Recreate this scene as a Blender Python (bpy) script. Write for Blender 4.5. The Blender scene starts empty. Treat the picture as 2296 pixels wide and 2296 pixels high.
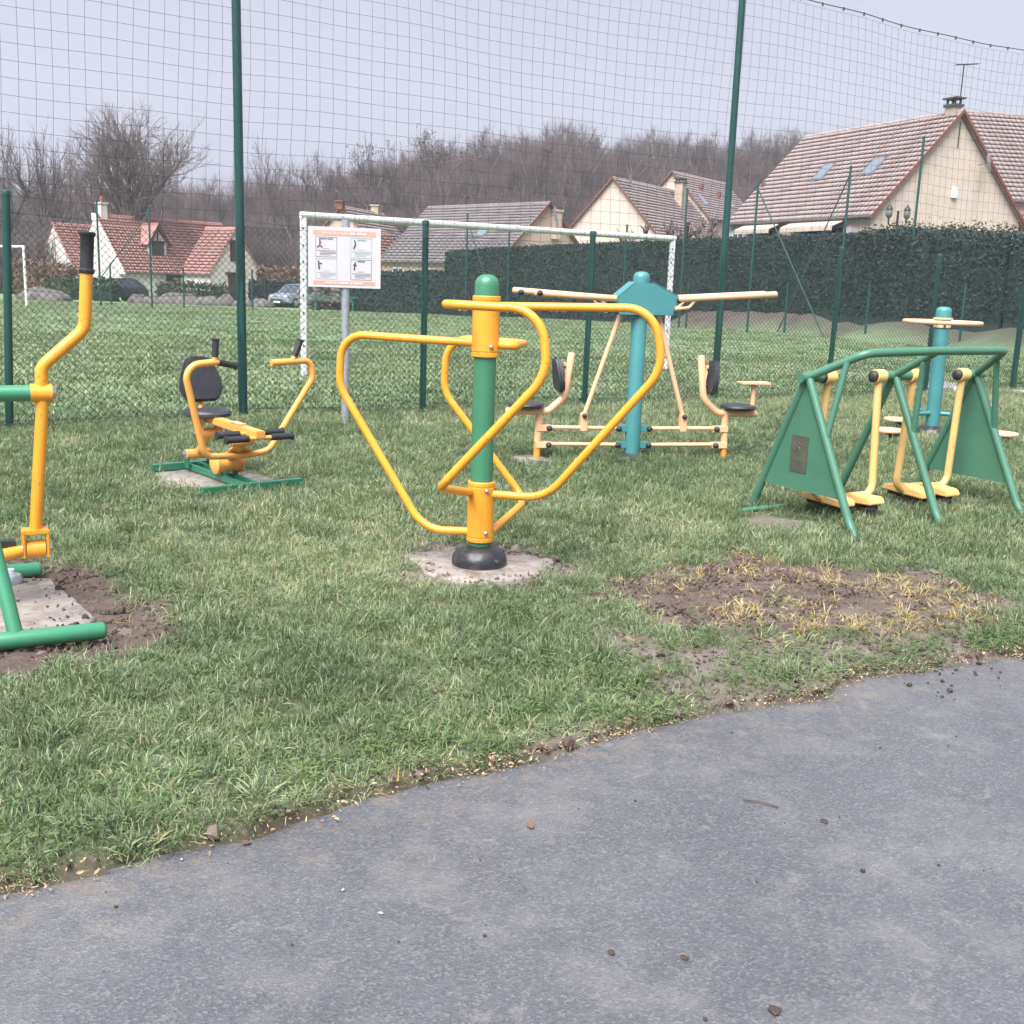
import bpy, bmesh, math, random
import numpy as np
from mathutils import Vector, Matrix
R = math.radians
random.seed(7); rng = np.random.default_rng(7)
SC = bpy.context.scene
COL = SC.collection

# ------------------------------------------------------------------ camera, sky, sun, exposure
F_PX, PITCH, ROLL, CAM_H = 2450.0, 0.2069, 0.0344, 1.54
cam_d = bpy.data.cameras.new('camera'); cam = bpy.data.objects.new('camera', cam_d); COL.objects.link(cam)
cam_d.sensor_width = 36.0; cam_d.sensor_height = 36.0; cam_d.lens = 36.0 * F_PX / 2296.0
cam_d.clip_start = 0.05; cam_d.clip_end = 3000
_F = Vector((0, math.cos(PITCH), -math.sin(PITCH))); _R0 = Vector((1, 0, 0)); _U0 = Vector((0, math.sin(PITCH), math.cos(PITCH)))
_R = _R0 * math.cos(ROLL) + _U0 * math.sin(ROLL); _U = _U0 * math.cos(ROLL) - _R0 * math.sin(ROLL)
cam.matrix_world = Matrix(((_R.x, _U.x, -_F.x, 0), (_R.y, _U.y, -_F.y, 0), (_R.z, _U.z, -_F.z, CAM_H), (0, 0, 0, 1)))
SC.camera = cam

SUN_EL, SUN_AZ = 58, 205          # azimuth measured clockwise from +Y
world = bpy.data.worlds.new('World'); SC.world = world; world.use_nodes = True
wn = world.node_tree.nodes; wl = world.node_tree.links; wn.clear()
sky = wn.new('ShaderNodeTexSky'); sky.sky_type = 'NISHITA'; sky.sun_disc = False
sky.sun_elevation = R(SUN_EL); sky.sun_rotation = R(SUN_AZ); sky.air_density = 1.0; sky.dust_density = 4.0
hs = wn.new('ShaderNodeHueSaturation'); hs.inputs['Saturation'].default_value = 0.25; hs.inputs["Value"].default_value = 0.33
mixw = wn.new('ShaderNodeMix'); mixw.data_type = 'RGBA'; mixw.inputs[0].default_value = 0.88      # overcast cloud deck over the clear sky
ctc = wn.new('ShaderNodeTexCoord'); cno = wn.new('ShaderNodeTexNoise'); cno.inputs['Scale'].default_value = 2.2; cno.inputs['Detail'].default_value = 5; wl.new(ctc.outputs['Generated'], cno.inputs['Vector'])
cra = wn.new('ShaderNodeValToRGB'); cra.color_ramp.elements[0].position = .3; cra.color_ramp.elements[0].color = (0.835, 0.885, 1.085, 1); cra.color_ramp.elements[1].position = .7; cra.color_ramp.elements[1].color = (0.945, 0.985, 1.175, 1)
wl.new(cno.outputs['Fac'], cra.inputs[0]); wl.new(cra.outputs[0], mixw.inputs[7])
bg = wn.new('ShaderNodeBackground'); bg.inputs[1].default_value = 0.1
wo = wn.new('ShaderNodeOutputWorld')
wl.new(sky.outputs[0], hs.inputs['Color']); wl.new(hs.outputs[0], mixw.inputs[6]); wl.new(mixw.outputs[2], bg.inputs[0]); wl.new(bg.outputs[0], wo.inputs[0])

sun_d = bpy.data.lights.new('sun', 'SUN'); sun_d.energy = 1.5; sun_d.angle = R(50); sun_d.color = (1.0, 0.995, 0.985)
sun = bpy.data.objects.new('sun', sun_d); COL.objects.link(sun)
_az = R(SUN_AZ); _el = R(SUN_EL)
_sd = Vector((math.sin(_az) * math.cos(_el), math.cos(_az) * math.cos(_el), math.sin(_el)))
sun.rotation_euler = _sd.to_track_quat('Z', 'Y').to_euler(); sun.location = (0, 0, 30)
vs = SC.view_settings; vs.view_transform = 'Standard'; vs.look = 'None'; vs.gamma = 1.0; vs.exposure = 2.75; vs.use_curve_mapping = False
SC.cycles.use_adaptive_sampling = True; SC.cycles.adaptive_threshold = 0.02; SC.cycles.max_bounces = 4; SC.cycles.diffuse_bounces = 2; SC.cycles.glossy_bounces = 2; SC.cycles.transmission_bounces = 3; SC.cycles.transparent_max_bounces = 4; SC.cycles.volume_bounces = 0

# ------------------------------------------------------------------ helpers
class MB:
    def __init__(s): s.v = []; s.f = []
    def add(s, vs, fs):
        o = len(s.v); s.v.extend([tuple(map(float, p)) for p in vs]); s.f.extend([tuple(i + o for i in f) for f in fs]); return s
    def box(s, c, d, rot=None, taper=None):
        hx, hy, hz = d[0] / 2, d[1] / 2, d[2] / 2; vs = []
        for z in (-hz, hz):
            k = 1.0 if (taper is None or z < 0) else taper
            for x, y in ((-hx, -hy), (hx, -hy), (hx, hy), (-hx, hy)): vs.append(Vector((x * k, y * k, z)))
        if rot is not None: vs = [rot @ p for p in vs]
        c = Vector(c); vs = [p + c for p in vs]
        return s.add(vs, [(3, 2, 1, 0), (4, 5, 6, 7), (0, 1, 5, 4), (1, 2, 6, 5), (2, 3, 7, 6), (3, 0, 4, 7)])
    def tube(s, pts, r, n=12, cap=True, rend=None):
        pts = [Vector(p) for p in pts]; m = len(pts)
        rr = r if isinstance(r, (list, tuple)) else [r] * m
        t = [(pts[min(i + 1, m - 1)] - pts[max(i - 1, 0)]).normalized() for i in range(m)]
        up = Vector((0, 0, 1)) if abs(t[0].z) < 0.9 else Vector((1, 0, 0))
        a = t[0].cross(up).normalized(); vs = []
        for i in range(m):
            a = (a - t[i] * a.dot(t[i])).normalized(); b = t[i].cross(a)
            for k in range(n):
                q = 2 * math.pi * k / n; vs.append(pts[i] + (a * math.cos(q) + b * math.sin(q)) * rr[i])
        fs = [(i * n + k, i * n + (k + 1) % n, (i + 1) * n + (k + 1) % n, (i + 1) * n + k) for i in range(m - 1) for k in range(n)]
        if cap: fs += [tuple(range(n - 1, -1, -1)), tuple((m - 1) * n + k for k in range(n))]
        return s.add(vs, fs)
    def rtube(s, pts, r, n=12):        # tube with softly rounded ends
        pts = [Vector(p) for p in pts]
        d0 = (pts[0] - pts[1]).normalized(); d1 = (pts[-1] - pts[-2]).normalized()
        P = [pts[0] + d0 * r * .45, pts[0] + d0 * r * .32] + pts + [pts[-1] + d1 * r * .32, pts[-1] + d1 * r * .45]
        return s.tube(P, [r * .45, r * .8] + [r] * len(pts) + [r * .8, r * .45], n)
    def lathe(s, prof, c=(0, 0, 0), n=24, axis=None):
        q = Matrix.Identity(3) if axis is None else Vector((0, 0, 1)).rotation_difference(Vector(axis)).to_matrix()
        c = Vector(c); vs = []
        for r, z in prof:
            for k in range(n):
                a = 2 * math.pi * k / n; vs.append(q @ Vector((r * math.cos(a), r * math.sin(a), z)) + c)
        m = len(prof)
        fs = [(i * n + k, i * n + (k + 1) % n, (i + 1) * n + (k + 1) % n, (i + 1) * n + k) for i in range(m - 1) for k in range(n)]
        fs += [tuple(range(n - 1, -1, -1)), tuple((m - 1) * n + k for k in range(n))]
        return s.add(vs, fs)
    def prism(s, poly, a, b):          # poly: list of 3D points; extruded by vector from offset a to b
        a = Vector(a); b = Vector(b); n = len(poly); P = [Vector(p) for p in poly]
        vs = [p + a for p in P] + [p + b for p in P]
        fs = [tuple(range(n - 1, -1, -1)), tuple(range(n, 2 * n))] + [(i, (i + 1) % n, n + (i + 1) % n, n + i) for i in range(n)]
        return s.add(vs, fs)
    def ball(s, c, r, n=10, sc=(1, 1, 1)):
        m = max(4, n // 2); prof = [(math.sin(math.pi * i / m) * r, -math.cos(math.pi * i / m) * r) for i in range(m + 1)]
        o = len(s.v); s.lathe([(max(p[0], r * .02), p[1]) for p in prof], (0, 0, 0), n)
        for i in range(o, len(s.v)):
            x, y, z = s.v[i]; s.v[i] = (c[0] + x * sc[0], c[1] + y * sc[1], c[2] + z * sc[2])
        return s
    def mesh(s, name, mat, smooth=True, bevel=0.0, ang=38):
        me = bpy.data.meshes.new(name); me.from_pydata(s.v, [], s.f)
        if bevel > 0:
            bm = bmesh.new(); bm.from_mesh(me); bmesh.ops.recalc_face_normals(bm, faces=bm.faces)
            es = [e for e in bm.edges if len(e.link_faces) == 2 and e.calc_face_angle(0) > R(35)]
            bmesh.ops.bevel(bm, geom=es, offset=bevel, segments=2, affect='EDGES', clamp_overlap=True)
            bm.to_mesh(me); bm.free()
        else:
            bm = bmesh.new(); bm.from_mesh(me); bmesh.ops.recalc_face_normals(bm, faces=bm.faces); bm.to_mesh(me); bm.free()
        if smooth:
            me.polygons.foreach_set('use_smooth', [True] * len(me.polygons)); me.set_sharp_from_angle(angle=R(ang))
        if mat: me.materials.append(mat)
        me.update(); return me
    def build(s, name, mat, parent=None, **k):
        o = bpy.data.objects.new(name, s.mesh(name, mat, **k)); COL.objects.link(o)
        if parent: o.parent = parent
        return o

def tag(o, label=None, cat=None, group=None, kind=None):
    if label: o['label'] = label
    if cat: o['category'] = cat
    if group: o['group'] = group
    if kind: o['kind'] = kind
    return o
def thing(name, label, cat, loc=(0, 0, 0), rz=0.0, group=None):
    o = bpy.data.objects.new(name, None); COL.objects.link(o); o.empty_display_size = 0.1
    o.location = loc; o.rotation_euler = (0, 0, rz); return tag(o, label, cat, group)
def np_mesh(name, verts, quads=None, tris=None, mat=None, smooth=False):
    me = bpy.data.meshes.new(name); nv = len(verts)
    q = np.zeros((0, 4), int) if quads is None else np.asarray(quads); t = np.zeros((0, 3), int) if tris is None else np.asarray(tris)
    me.vertices.add(nv); me.vertices.foreach_set('co', np.asarray(verts, np.float32).ravel())
    loops = np.concatenate([q.ravel(), t.ravel()]).astype(np.int32)
    me.loops.add(len(loops)); me.loops.foreach_set('vertex_index', loops)
    tot = np.concatenate([np.full(len(q), 4), np.full(len(t), 3)]).astype(np.int32)
    me.polygons.add(len(tot)); me.polygons.foreach_set('loop_start', (np.cumsum(tot) - tot).astype(np.int32)); me.polygons.foreach_set('loop_total', tot)
    if smooth: me.polygons.foreach_set('use_smooth', np.ones(len(tot), bool))
    me.update(calc_edges=True)
    if mat: me.materials.append(mat)
    return me
def link(name, me, parent=None):
    o = bpy.data.objects.new(name, me); COL.objects.link(o)
    if parent: o.parent = parent
    return o
def fillet(pts, rad, seg=7):
    pts = [Vector(p) for p in pts]; rad = rad if isinstance(rad, (list, tuple)) else [rad] * (len(pts) - 2)
    out = [pts[0]]
    for i in range(1, len(pts) - 1):
        p = pts[i]; a = pts[i - 1] - p; b = pts[i + 1] - p; la, lb = a.length, b.length; a.normalize(); b.normalize()
        th = a.angle(b)
        if th > math.pi - 0.02: out.append(p); continue
        d = min(rad[i - 1] / math.tan(th / 2), la * .49, lb * .49); r = d * math.tan(th / 2)
        c = p + (a + b).normalized() * (r / math.sin(th / 2))
        s0 = p + a * d - c; s1 = p + b * d - c; om = s0.angle(s1)
        n = max(3, int(seg * om / 1.2))
        for k in range(n + 1):
            t = k / n; out.append(c + (s0 * math.sin((1 - t) * om) + s1 * math.sin(t * om)) / math.sin(om))
    out.append(pts[-1]); return out
def polyline_tubes(segs, r, n=3):
    """segs: list of (k,3) arrays -> one numpy mesh of thin tubes"""
    V = []; Q = []; o = 0
    for P in segs:
        P = np.asarray(P, float); m = len(P)
        T = np.gradient(P, axis=0); T /= np.linalg.norm(T, axis=1)[:, None] + 1e-9
        up = np.array([0.31, 0.87, 0.38]); A = np.cross(T, up); A /= np.linalg.norm(A, axis=1)[:, None] + 1e-9; B = np.cross(T, A)
        rr = np.full(m, r) if np.isscalar(r) else np.asarray(r)
        ring = [P + (A * math.cos(2 * math.pi * k / n) + B * math.sin(2 * math.pi * k / n)) * rr[:, None] for k in range(n)]
        V.append(np.stack(ring, 1).reshape(-1, 3))
        i = np.arange(m - 1)[:, None] * n; k = np.arange(n)[None]; k2 = (k + 1) % n
        Q.append(np.stack([o + i + k, o + i + k2, o + i + n + k2, o + i + n + k], -1).reshape(-1, 4)); o += m * n
    return np.concatenate(V), np.concatenate(Q)
def smooth(a, b, x):
    t = np.clip((x - a) / (b - a), 0, 1); return t * t * (3 - 2 * t)
def vnoise(x, y, s=1.0, seed=0):
    """cheap smooth value noise in -1..1"""
    x = np.asarray(x, float) / s; y = np.asarray(y, float) / s
    xi = np.floor(x); yi = np.floor(y); xf = x - xi; yf = y - yi
    def h(a, b):
        q = np.sin(a * 127.1 + b * 311.7 + seed * 74.7) * 43758.5453; return (q - np.floor(q)) * 2 - 1
    u = xf * xf * (3 - 2 * xf); v = yf * yf * (3 - 2 * yf)
    return (h(xi, yi) * (1 - u) + h(xi + 1, yi) * u) * (1 - v) + (h(xi, yi + 1) * (1 - u) + h(xi + 1, yi + 1) * u) * v
def in_poly(x, y, poly):
    x = np.asarray(x); y = np.asarray(y); c = np.zeros(x.shape, bool); n = len(poly); j = n - 1
    for i in range(n):
        xi, yi = poly[i]; xj, yj = poly[j]
        c ^= ((yi > y) != (yj > y)) & (x < (xj - xi) * (y - yi) / (yj - yi + 1e-12) + xi); j = i
    return c
def dist_poly(x, y, poly, closed=True):
    x = np.asarray(x, float); y = np.asarray(y, float); d = np.full(x.shape, 1e9); n = len(poly)
    for i in range(n if closed else n - 1):
        ax, ay = poly[i]; bx, by = poly[(i + 1) % n]; dx, dy = bx - ax, by - ay
        t = np.clip(((x - ax) * dx + (y - ay) * dy) / (dx * dx + dy * dy + 1e-12), 0, 1)
        d = np.minimum(d, np.hypot(x - ax - t * dx, y - ay - t * dy))
    return d
def sdf(x, y, poly): return np.where(in_poly(x, y, poly), -1, 1) * dist_poly(x, y, poly)

# ------------------------------------------------------------------ materials
def mat_new(name):
    m = bpy.data.materials.new(name); m.use_nodes = True; nt = m.node_tree; nt.nodes.clear()
    out = nt.nodes.new('ShaderNodeOutputMaterial'); b = nt.nodes.new('ShaderNodeBsdfPrincipled'); nt.links.new(b.outputs[0], out.inputs[0])
    return m, nt, b, out
def N(nt, t, **k):
    n = nt.nodes.new(t)
    for a, v in k.items():
        if a in n.inputs: n.inputs[a].default_value = v
        else: setattr(n, a, v)
    return n
def coords(nt, kind='Object'):
    return nt.nodes.new('ShaderNodeTexCoord').outputs[kind]
def ramp(nt, src, stops):
    r = nt.nodes.new('ShaderNodeValToRGB'); e = r.color_ramp.elements
    while len(e) < len(stops): e.new(0.5)
    for i, (p, c) in enumerate(stops): e[i].position = p; e[i].color = (*c, 1) if len(c) == 3 else c
    nt.links.new(src, r.inputs[0]); return r.outputs[0]
def noise(nt, scale, detail=4, rough=0.55, vec=None, dist=0.0):
    n = nt.nodes.new('ShaderNodeTexNoise'); n.inputs['Scale'].default_value = scale; n.inputs['Detail'].default_value = detail
    n.inputs['Roughness'].default_value = rough; n.inputs['Distortion'].default_value = dist
    if vec: nt.links.new(vec, n.inputs['Vector'])
    return n.outputs['Fac']
def mix(nt, fac, a, b, mode='MIX'):
    m = nt.nodes.new('ShaderNodeMix'); m.data_type = 'RGBA'; m.blend_type = mode
    for s, i in ((fac, 0), (a, 6), (b, 7)):
        if isinstance(s, (int, float)): m.inputs[i].default_value = s
        elif isinstance(s, tuple): m.inputs[i].default_value = (*s, 1)
        else: nt.links.new(s, m.inputs[i])
    return m.outputs[2]
def bump(nt, b, h, strength=0.2, dist=0.01):
    n = nt.nodes.new('ShaderNodeBump'); n.inputs['Strength'].default_value = strength; n.inputs['Distance'].default_value = dist
    nt.links.new(h, n.inputs['Height']); nt.links.new(n.outputs[0], b.inputs['Normal'])
def vary(c, k): return tuple(max(0, min(1, x * k)) for x in c)
def simple(name, col, rough=0.5, metal=0.0, var=0.15, scale=6.0, bmp=0.0, bscale=80, dirt=None, dirt_amt=0.3, spec=0.5):
    m, nt, b, _ = mat_new(name); v = coords(nt)
    c = ramp(nt, noise(nt, scale, 5, 0.6, v), [(0.3, vary(col, 1 - var)), (0.7, vary(col, 1 + var))])
    if dirt:
        k = ramp(nt, noise(nt, scale * 2.3, 8, 0.7, v), [(0.5, (0, 0, 0)), (0.72, (dirt_amt,) * 3)]); c = mix(nt, k, c, dirt)
    nt.links.new(c, b.inputs['Base Color']); b.inputs['Roughness'].default_value = rough; b.inputs['Metallic'].default_value = metal
    b.inputs['Specular IOR Level'].default_value = spec
    rr = ramp(nt, noise(nt, scale * 3, 4, 0.6, v), [(0.3, (max(0, rough - .1),) * 3), (0.7, (min(1, rough + .1),) * 3)]); nt.links.new(rr, b.inputs['Roughness'])
    if bmp: bump(nt, b, noise(nt, bscale, 4, 0.6, v), bmp, 0.004)
    return m
def paint(name, col, dirt=(0.10, 0.08, 0.05), amt=0.36, rough=0.36):
    m, nt, b, _ = mat_new(name); v = coords(nt)
    c = ramp(nt, noise(nt, 3.5, 5, 0.6, v), [(0.3, vary(col, 0.9)), (0.7, vary(col, 1.08))])
    mp = N(nt, 'ShaderNodeMapping'); mp.inputs['Scale'].default_value = (60, 60, 6); nt.links.new(v, mp.inputs[0])
    k = ramp(nt, noise(nt, 1.0, 6, 0.65, mp.outputs[0]), [(0.52, (0, 0, 0)), (0.78, (amt,) * 3)]); c = mix(nt, k, c, dirt)
    k2 = ramp(nt, noise(nt, 60, 3, 0.6, v), [(0.655, (0, 0, 0)), (0.70, (amt * 2.0,) * 3)]); c = mix(nt, k2, c, vary(dirt, 0.6))
    nt.links.new(c, b.inputs['Base Color'])
    nt.links.new(ramp(nt, noise(nt, 18, 4, 0.6, v), [(0.3, (rough - .08,) * 3), (0.7, (rough + .14,) * 3)]), b.inputs['Roughness'])
    bump(nt, b, noise(nt, 140, 2, 0.5, v), 0.06, 0.002)
    b.inputs['Coat Weight'].default_value = 0.25; b.inputs['Coat Roughness'].default_value = 0.15
    return m
M = {}
M['yellow'] = paint('yellow_paint', (0.80, 0.335, 0.028))
M['yellow_old'] = paint('faded_yellow_paint', (0.76, 0.49, 0.18), amt=0.35, rough=0.45)
M['peach'] = paint('faded_orange_paint', (0.80, 0.47, 0.27), amt=0.15, rough=0.5)
M['peach_deep'] = paint('orange_paint', (0.76, 0.30, 0.045), rough=0.45)
M['green'] = paint('green_paint', (0.046, 0.200, 0.108), amt=0.15, rough=0.36)
M['green_walker'] = paint('dull_green_paint', (0.052, 0.172, 0.110), amt=0.4, rough=0.48)
M['green_base'] = paint('blue_green_paint', (0.016, 0.150, 0.085), amt=0.2, rough=0.4)
M['mint'] = paint('bright_green_paint', (0.042, 0.225, 0.122), amt=0.25, rough=0.38)
M['teal'] = paint('teal_paint', (0.052, 0.225, 0.235), amt=0.18, rough=0.5)
M['fence_green'] = paint('dark_green_coating', (0.008, 0.058, 0.050), amt=0.12, rough=0.4)
M['wire_green'] = simple('green_wire_coating', (0.022, 0.060, 0.054), 0.5, var=0.2)
M['net'] = simple('net_cord', (0.026, 0.042, 0.050), 0.8, var=0.3)
M['rubber'] = simple('black_rubber', (0.020, 0.021, 0.025), 0.55, var=0.3, scale=20, bmp=0.2, dirt=(0.10, 0.09, 0.08), dirt_amt=0.25)
M['dome'] = simple('black_plastic_cover', (0.022, 0.023, 0.027), 0.34, var=0.3, scale=9, bmp=0.25, bscale=22, dirt=(0.16, 0.14, 0.13), dirt_amt=0.35)
M['pad'] = simple('dark_grey_plastic', (0.030, 0.031, 0.040), 0.48, var=0.2, scale=10, bmp=0.12, dirt=(0.12, 0.12, 0.12), dirt_amt=0.2)
M['steel'] = simple('bright_steel', (0.62, 0.62, 0.64), 0.25, 1.0, var=0.1)
M['galv'] = simple('galvanised_steel', (0.42, 0.44, 0.48), 0.42, 0.55, var=0.18, scale=14, dirt=(0.2, 0.2, 0.22), dirt_amt=0.4)
M['dark_iron'] = simple('dark_metal', (0.035, 0.035, 0.035), 0.5, 0.3)
M['white_metal'] = simple('chipped_white_paint', (0.60, 0.60, 0.60), 0.5, var=0.08, scale=8, dirt=(0.05, 0.055, 0.045), dirt_amt=0.9)
M['white'] = simple('white_plastic', (0.72, 0.72, 0.74), 0.5, var=0.04)
M['board'] = simple('sign_panel', (0.54, 0.52, 0.535), 0.35, var=0.03, scale=4)
M['ink_pink'] = simple('faded_orange_print', (0.62, 0.33, 0.25), 0.4, var=0.1)
M['ink_grey'] = simple('grey_print', (0.17, 0.16, 0.19), 0.4, var=0.1)
M['ink_dark'] = simple('dark_print', (0.07, 0.06, 0.07), 0.4, var=0.1)
M['ink_red'] = simple('red_print', (0.35, 0.10, 0.14), 0.4, var=0.1)
M['ink_pale'] = simple('pale_grey_print', (0.36, 0.35, 0.38), 0.4, var=0.1)
M['ink_teal'] = simple('pale_green_print', (0.28, 0.40, 0.38), 0.4, var=0.1)
M['ink_light'] = simple('pale_print', (0.74, 0.60, 0.56), 0.4, var=0.05)
M['plaque'] = simple('engraved_bronze_plaque', (0.105, 0.108, 0.080), 0.45, 0.3, var=0.2, scale=18)
M['wall_cream'] = simple('cream_render', (0.57, 0.47, 0.40), 0.9, var=0.07, scale=1.2, bmp=0.3, dirt=(0.24, 0.2, 0.17), dirt_amt=0.35)
M['wall_white'] = simple('white_render', (0.60, 0.545, 0.52), 0.9, var=0.06, scale=1.0, bmp=0.3, dirt=(0.26, 0.24, 0.21), dirt_amt=0.25)
M['wall_peach'] = simple('peach_render', (0.57, 0.43, 0.355), 0.9, var=0.07, scale=1.0, bmp=0.3, dirt=(0.25, 0.19, 0.16), dirt_amt=0.3)
M['brickred'] = simple('red_trim', (0.17, 0.062, 0.048), 0.7, var=0.2)
M['timber'] = simple('dark_brown_timber', (0.045, 0.026, 0.022), 0.7, var=0.25)
M['glass'] = simple('window_glass', (0.055, 0.065, 0.08), 0.08, 0.0, var=0.1)
M['glass_sky'] = simple('skylight_glass', (0.30, 0.36, 0.42), 0.06, 0.6, var=0.08)
M['gutter'] = simple('grey_zinc', (0.14, 0.13, 0.13), 0.5, 0.3)
M['awning'] = simple('awning_cloth', (0.50, 0.42, 0.34), 0.9)
M['shutter'] = simple('white_shutter', (0.56, 0.56, 0.60), 0.6, var=0.05)
M['stone'] = simple('rough_boulder', (0.115, 0.10, 0.095), 0.9, var=0.55, scale=2.2, bmp=0.9, bscale=9, dirt=(0.09, 0.10, 0.06), dirt_amt=0.5)
M['pale_stone'] = simple('pale_stone', (0.40, 0.37, 0.36), 0.85, var=0.25, scale=9, bmp=0.5, bscale=30)
M['car_silver'] = simple('silver_car_paint', (0.33, 0.36, 0.43), 0.28, 0.4, var=0.04)
M['car_dark'] = simple('dark_blue_car_paint', (0.035, 0.045, 0.065), 0.25, 0.3, var=0.06)
M['lamp_glass'] = simple('lamp_globe', (0.16, 0.16, 0.15), 0.15, var=0.2)
M['chimney'] = simple('chimney_render', (0.42, 0.33, 0.26), 0.9, var=0.12, scale=3, dirt=(0.10, 0.09, 0.08), dirt_amt=0.6)
M['soot'] = simple('sooty_concrete', (0.06, 0.058, 0.055), 0.9, var=0.2)
M['dish'] = simple('grey_dish', (0.28, 0.28, 0.30), 0.5, var=0.06)

def roof_mat(name, a, b_, lichen, lic):
    m, nt, b, _ = mat_new(name); v = coords(nt)
    c = ramp(nt, noise(nt, 0.7, 6, 0.65, v), [(0.3, a), (0.7, b_)])
    vo = N(nt, 'ShaderNodeTexVoronoi'); vo.inputs['Scale'].default_value = 3.6; nt.links.new(v, vo.inputs['Vector'])
    sep = N(nt, 'ShaderNodeSeparateColor'); nt.links.new(vo.outputs['Color'], sep.inputs[0])
    c = mix(nt, 0.22, c, ramp(nt, sep.outputs[0], [(0, vary(a, 0.55)), (1, vary(b_, 1.4))]))
    k = ramp(nt, noise(nt, 1.6, 8, 0.75, v), [(0.45, (0, 0, 0)), (0.62, (lic,) * 3)]); c = mix(nt, k, c, lichen)
    nt.links.new(c, b.inputs['Base Color']); b.inputs['Roughness'].default_value = 0.75
    bump(nt, b, noise(nt, 14, 4, 0.6, v), 0.3, 0.02); return m
M['tile_pink'] = roof_mat('weathered_pink_tiles', (0.27, 0.195, 0.19), (0.365, 0.28, 0.275), (0.37, 0.325, 0.325), 0.5)
M['tile_red'] = roof_mat('red_brown_tiles', (0.30, 0.125, 0.105), (0.42, 0.215, 0.19), (0.40, 0.26, 0.24), 0.35)
M['tile_slate'] = roof_mat('grey_brown_tiles', (0.15, 0.125, 0.130), (0.215, 0.185, 0.19), (0.25, 0.23, 0.225), 0.4)
M['tile_brown'] = roof_mat('brown_tiles', (0.23, 0.175, 0.165), (0.30, 0.235, 0.225), (0.28, 0.25, 0.24), 0.5)

# concrete pads, wet in places
def concrete_mat():
    m, nt, b, _ = mat_new('wet_concrete'); v = coords(nt)
    c = ramp(nt, noise(nt, 5, 7, 0.65, v), [(0.25, (0.22, 0.185, 0.165)), (0.75, (0.37, 0.325, 0.30))])
    k = ramp(nt, noise(nt, 14, 8, 0.75, v), [(0.47, (0, 0, 0)), (0.62, (0.75,) * 3)]); c = mix(nt, k, c, (0.14, 0.108, 0.09))
    nt.links.new(c, b.inputs['Base Color'])
    nt.links.new(ramp(nt, noise(nt, 3.0, 4, 0.6, v), [(0.42, (0.12,) * 3), (0.6, (0.65,) * 3)]), b.inputs['Roughness'])
    bump(nt, b, noise(nt, 40, 6, 0.7, v), 0.35, 0.006); return m
M['concrete'] = concrete_mat()

def asphalt_mat():
    m, nt, b, _ = mat_new('damp_asphalt'); v = coords(nt)
    c = ramp(nt, noise(nt, 1.1, 5, 0.6, v), [(0.3, (0.068, 0.070, 0.079)), (0.7, (0.106, 0.109, 0.120))])
    vo = N(nt, 'ShaderNodeTexVoronoi'); vo.inputs['Scale'].default_value = 150; nt.links.new(v, vo.inputs['Vector'])
    sep = N(nt, 'ShaderNodeSeparateColor'); nt.links.new(vo.outputs['Color'], sep.inputs[0])
    c = mix(nt, 0.32, c, ramp(nt, sep.outputs[0], [(0.0, (0.038, 0.039, 0.045)), (0.8, (0.130, 0.132, 0.145)), (1.0, (0.25, 0.25, 0.255))]))
    st = ramp(nt, noise(nt, 2.6, 7, 0.7, v), [(0.50, (0, 0, 0)), (0.68, (0.5,) * 3)]); c = mix(nt, st, c, (0.185, 0.178, 0.178))
    n4 = ramp(nt, noise(nt, 7.5, 6, 0.7, v, 0.6), [(0.585, (0, 0, 0)), (0.67, (0.42,) * 3)]); c = mix(nt, n4, c, (0.21, 0.195, 0.182))
    at = N(nt, 'ShaderNodeAttribute'); at.attribute_name = 'edge'
    ed = N(nt, 'ShaderNodeMath', operation='MULTIPLY'); nt.links.new(at.outputs['Fac'], ed.inputs[0])
    nt.links.new(ramp(nt, noise(nt, 9, 8, 0.75, v), [(0.48, (0, 0, 0)), (0.66, (.8, .8, .8))]), ed.inputs[1]); c = mix(nt, ed.outputs[0], c, (0.20, 0.155, 0.125))
    nt.links.new(c, b.inputs['Base Color'])
    nt.links.new(ramp(nt, noise(nt, 1.6, 6, 0.65, v), [(0.35, (0.28,) * 3), (0.65, (0.58,) * 3)]), b.inputs['Roughness'])
    h = N(nt, 'ShaderNodeMath', operation='ADD'); nt.links.new(vo.outputs['Distance'], h.inputs[0]); nt.links.new(noise(nt, 60, 6, 0.7, v), h.inputs[1])
    bump(nt, b, h.outputs[0], 0.42, 0.005); return m
M['asphalt'] = asphalt_mat()

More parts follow.
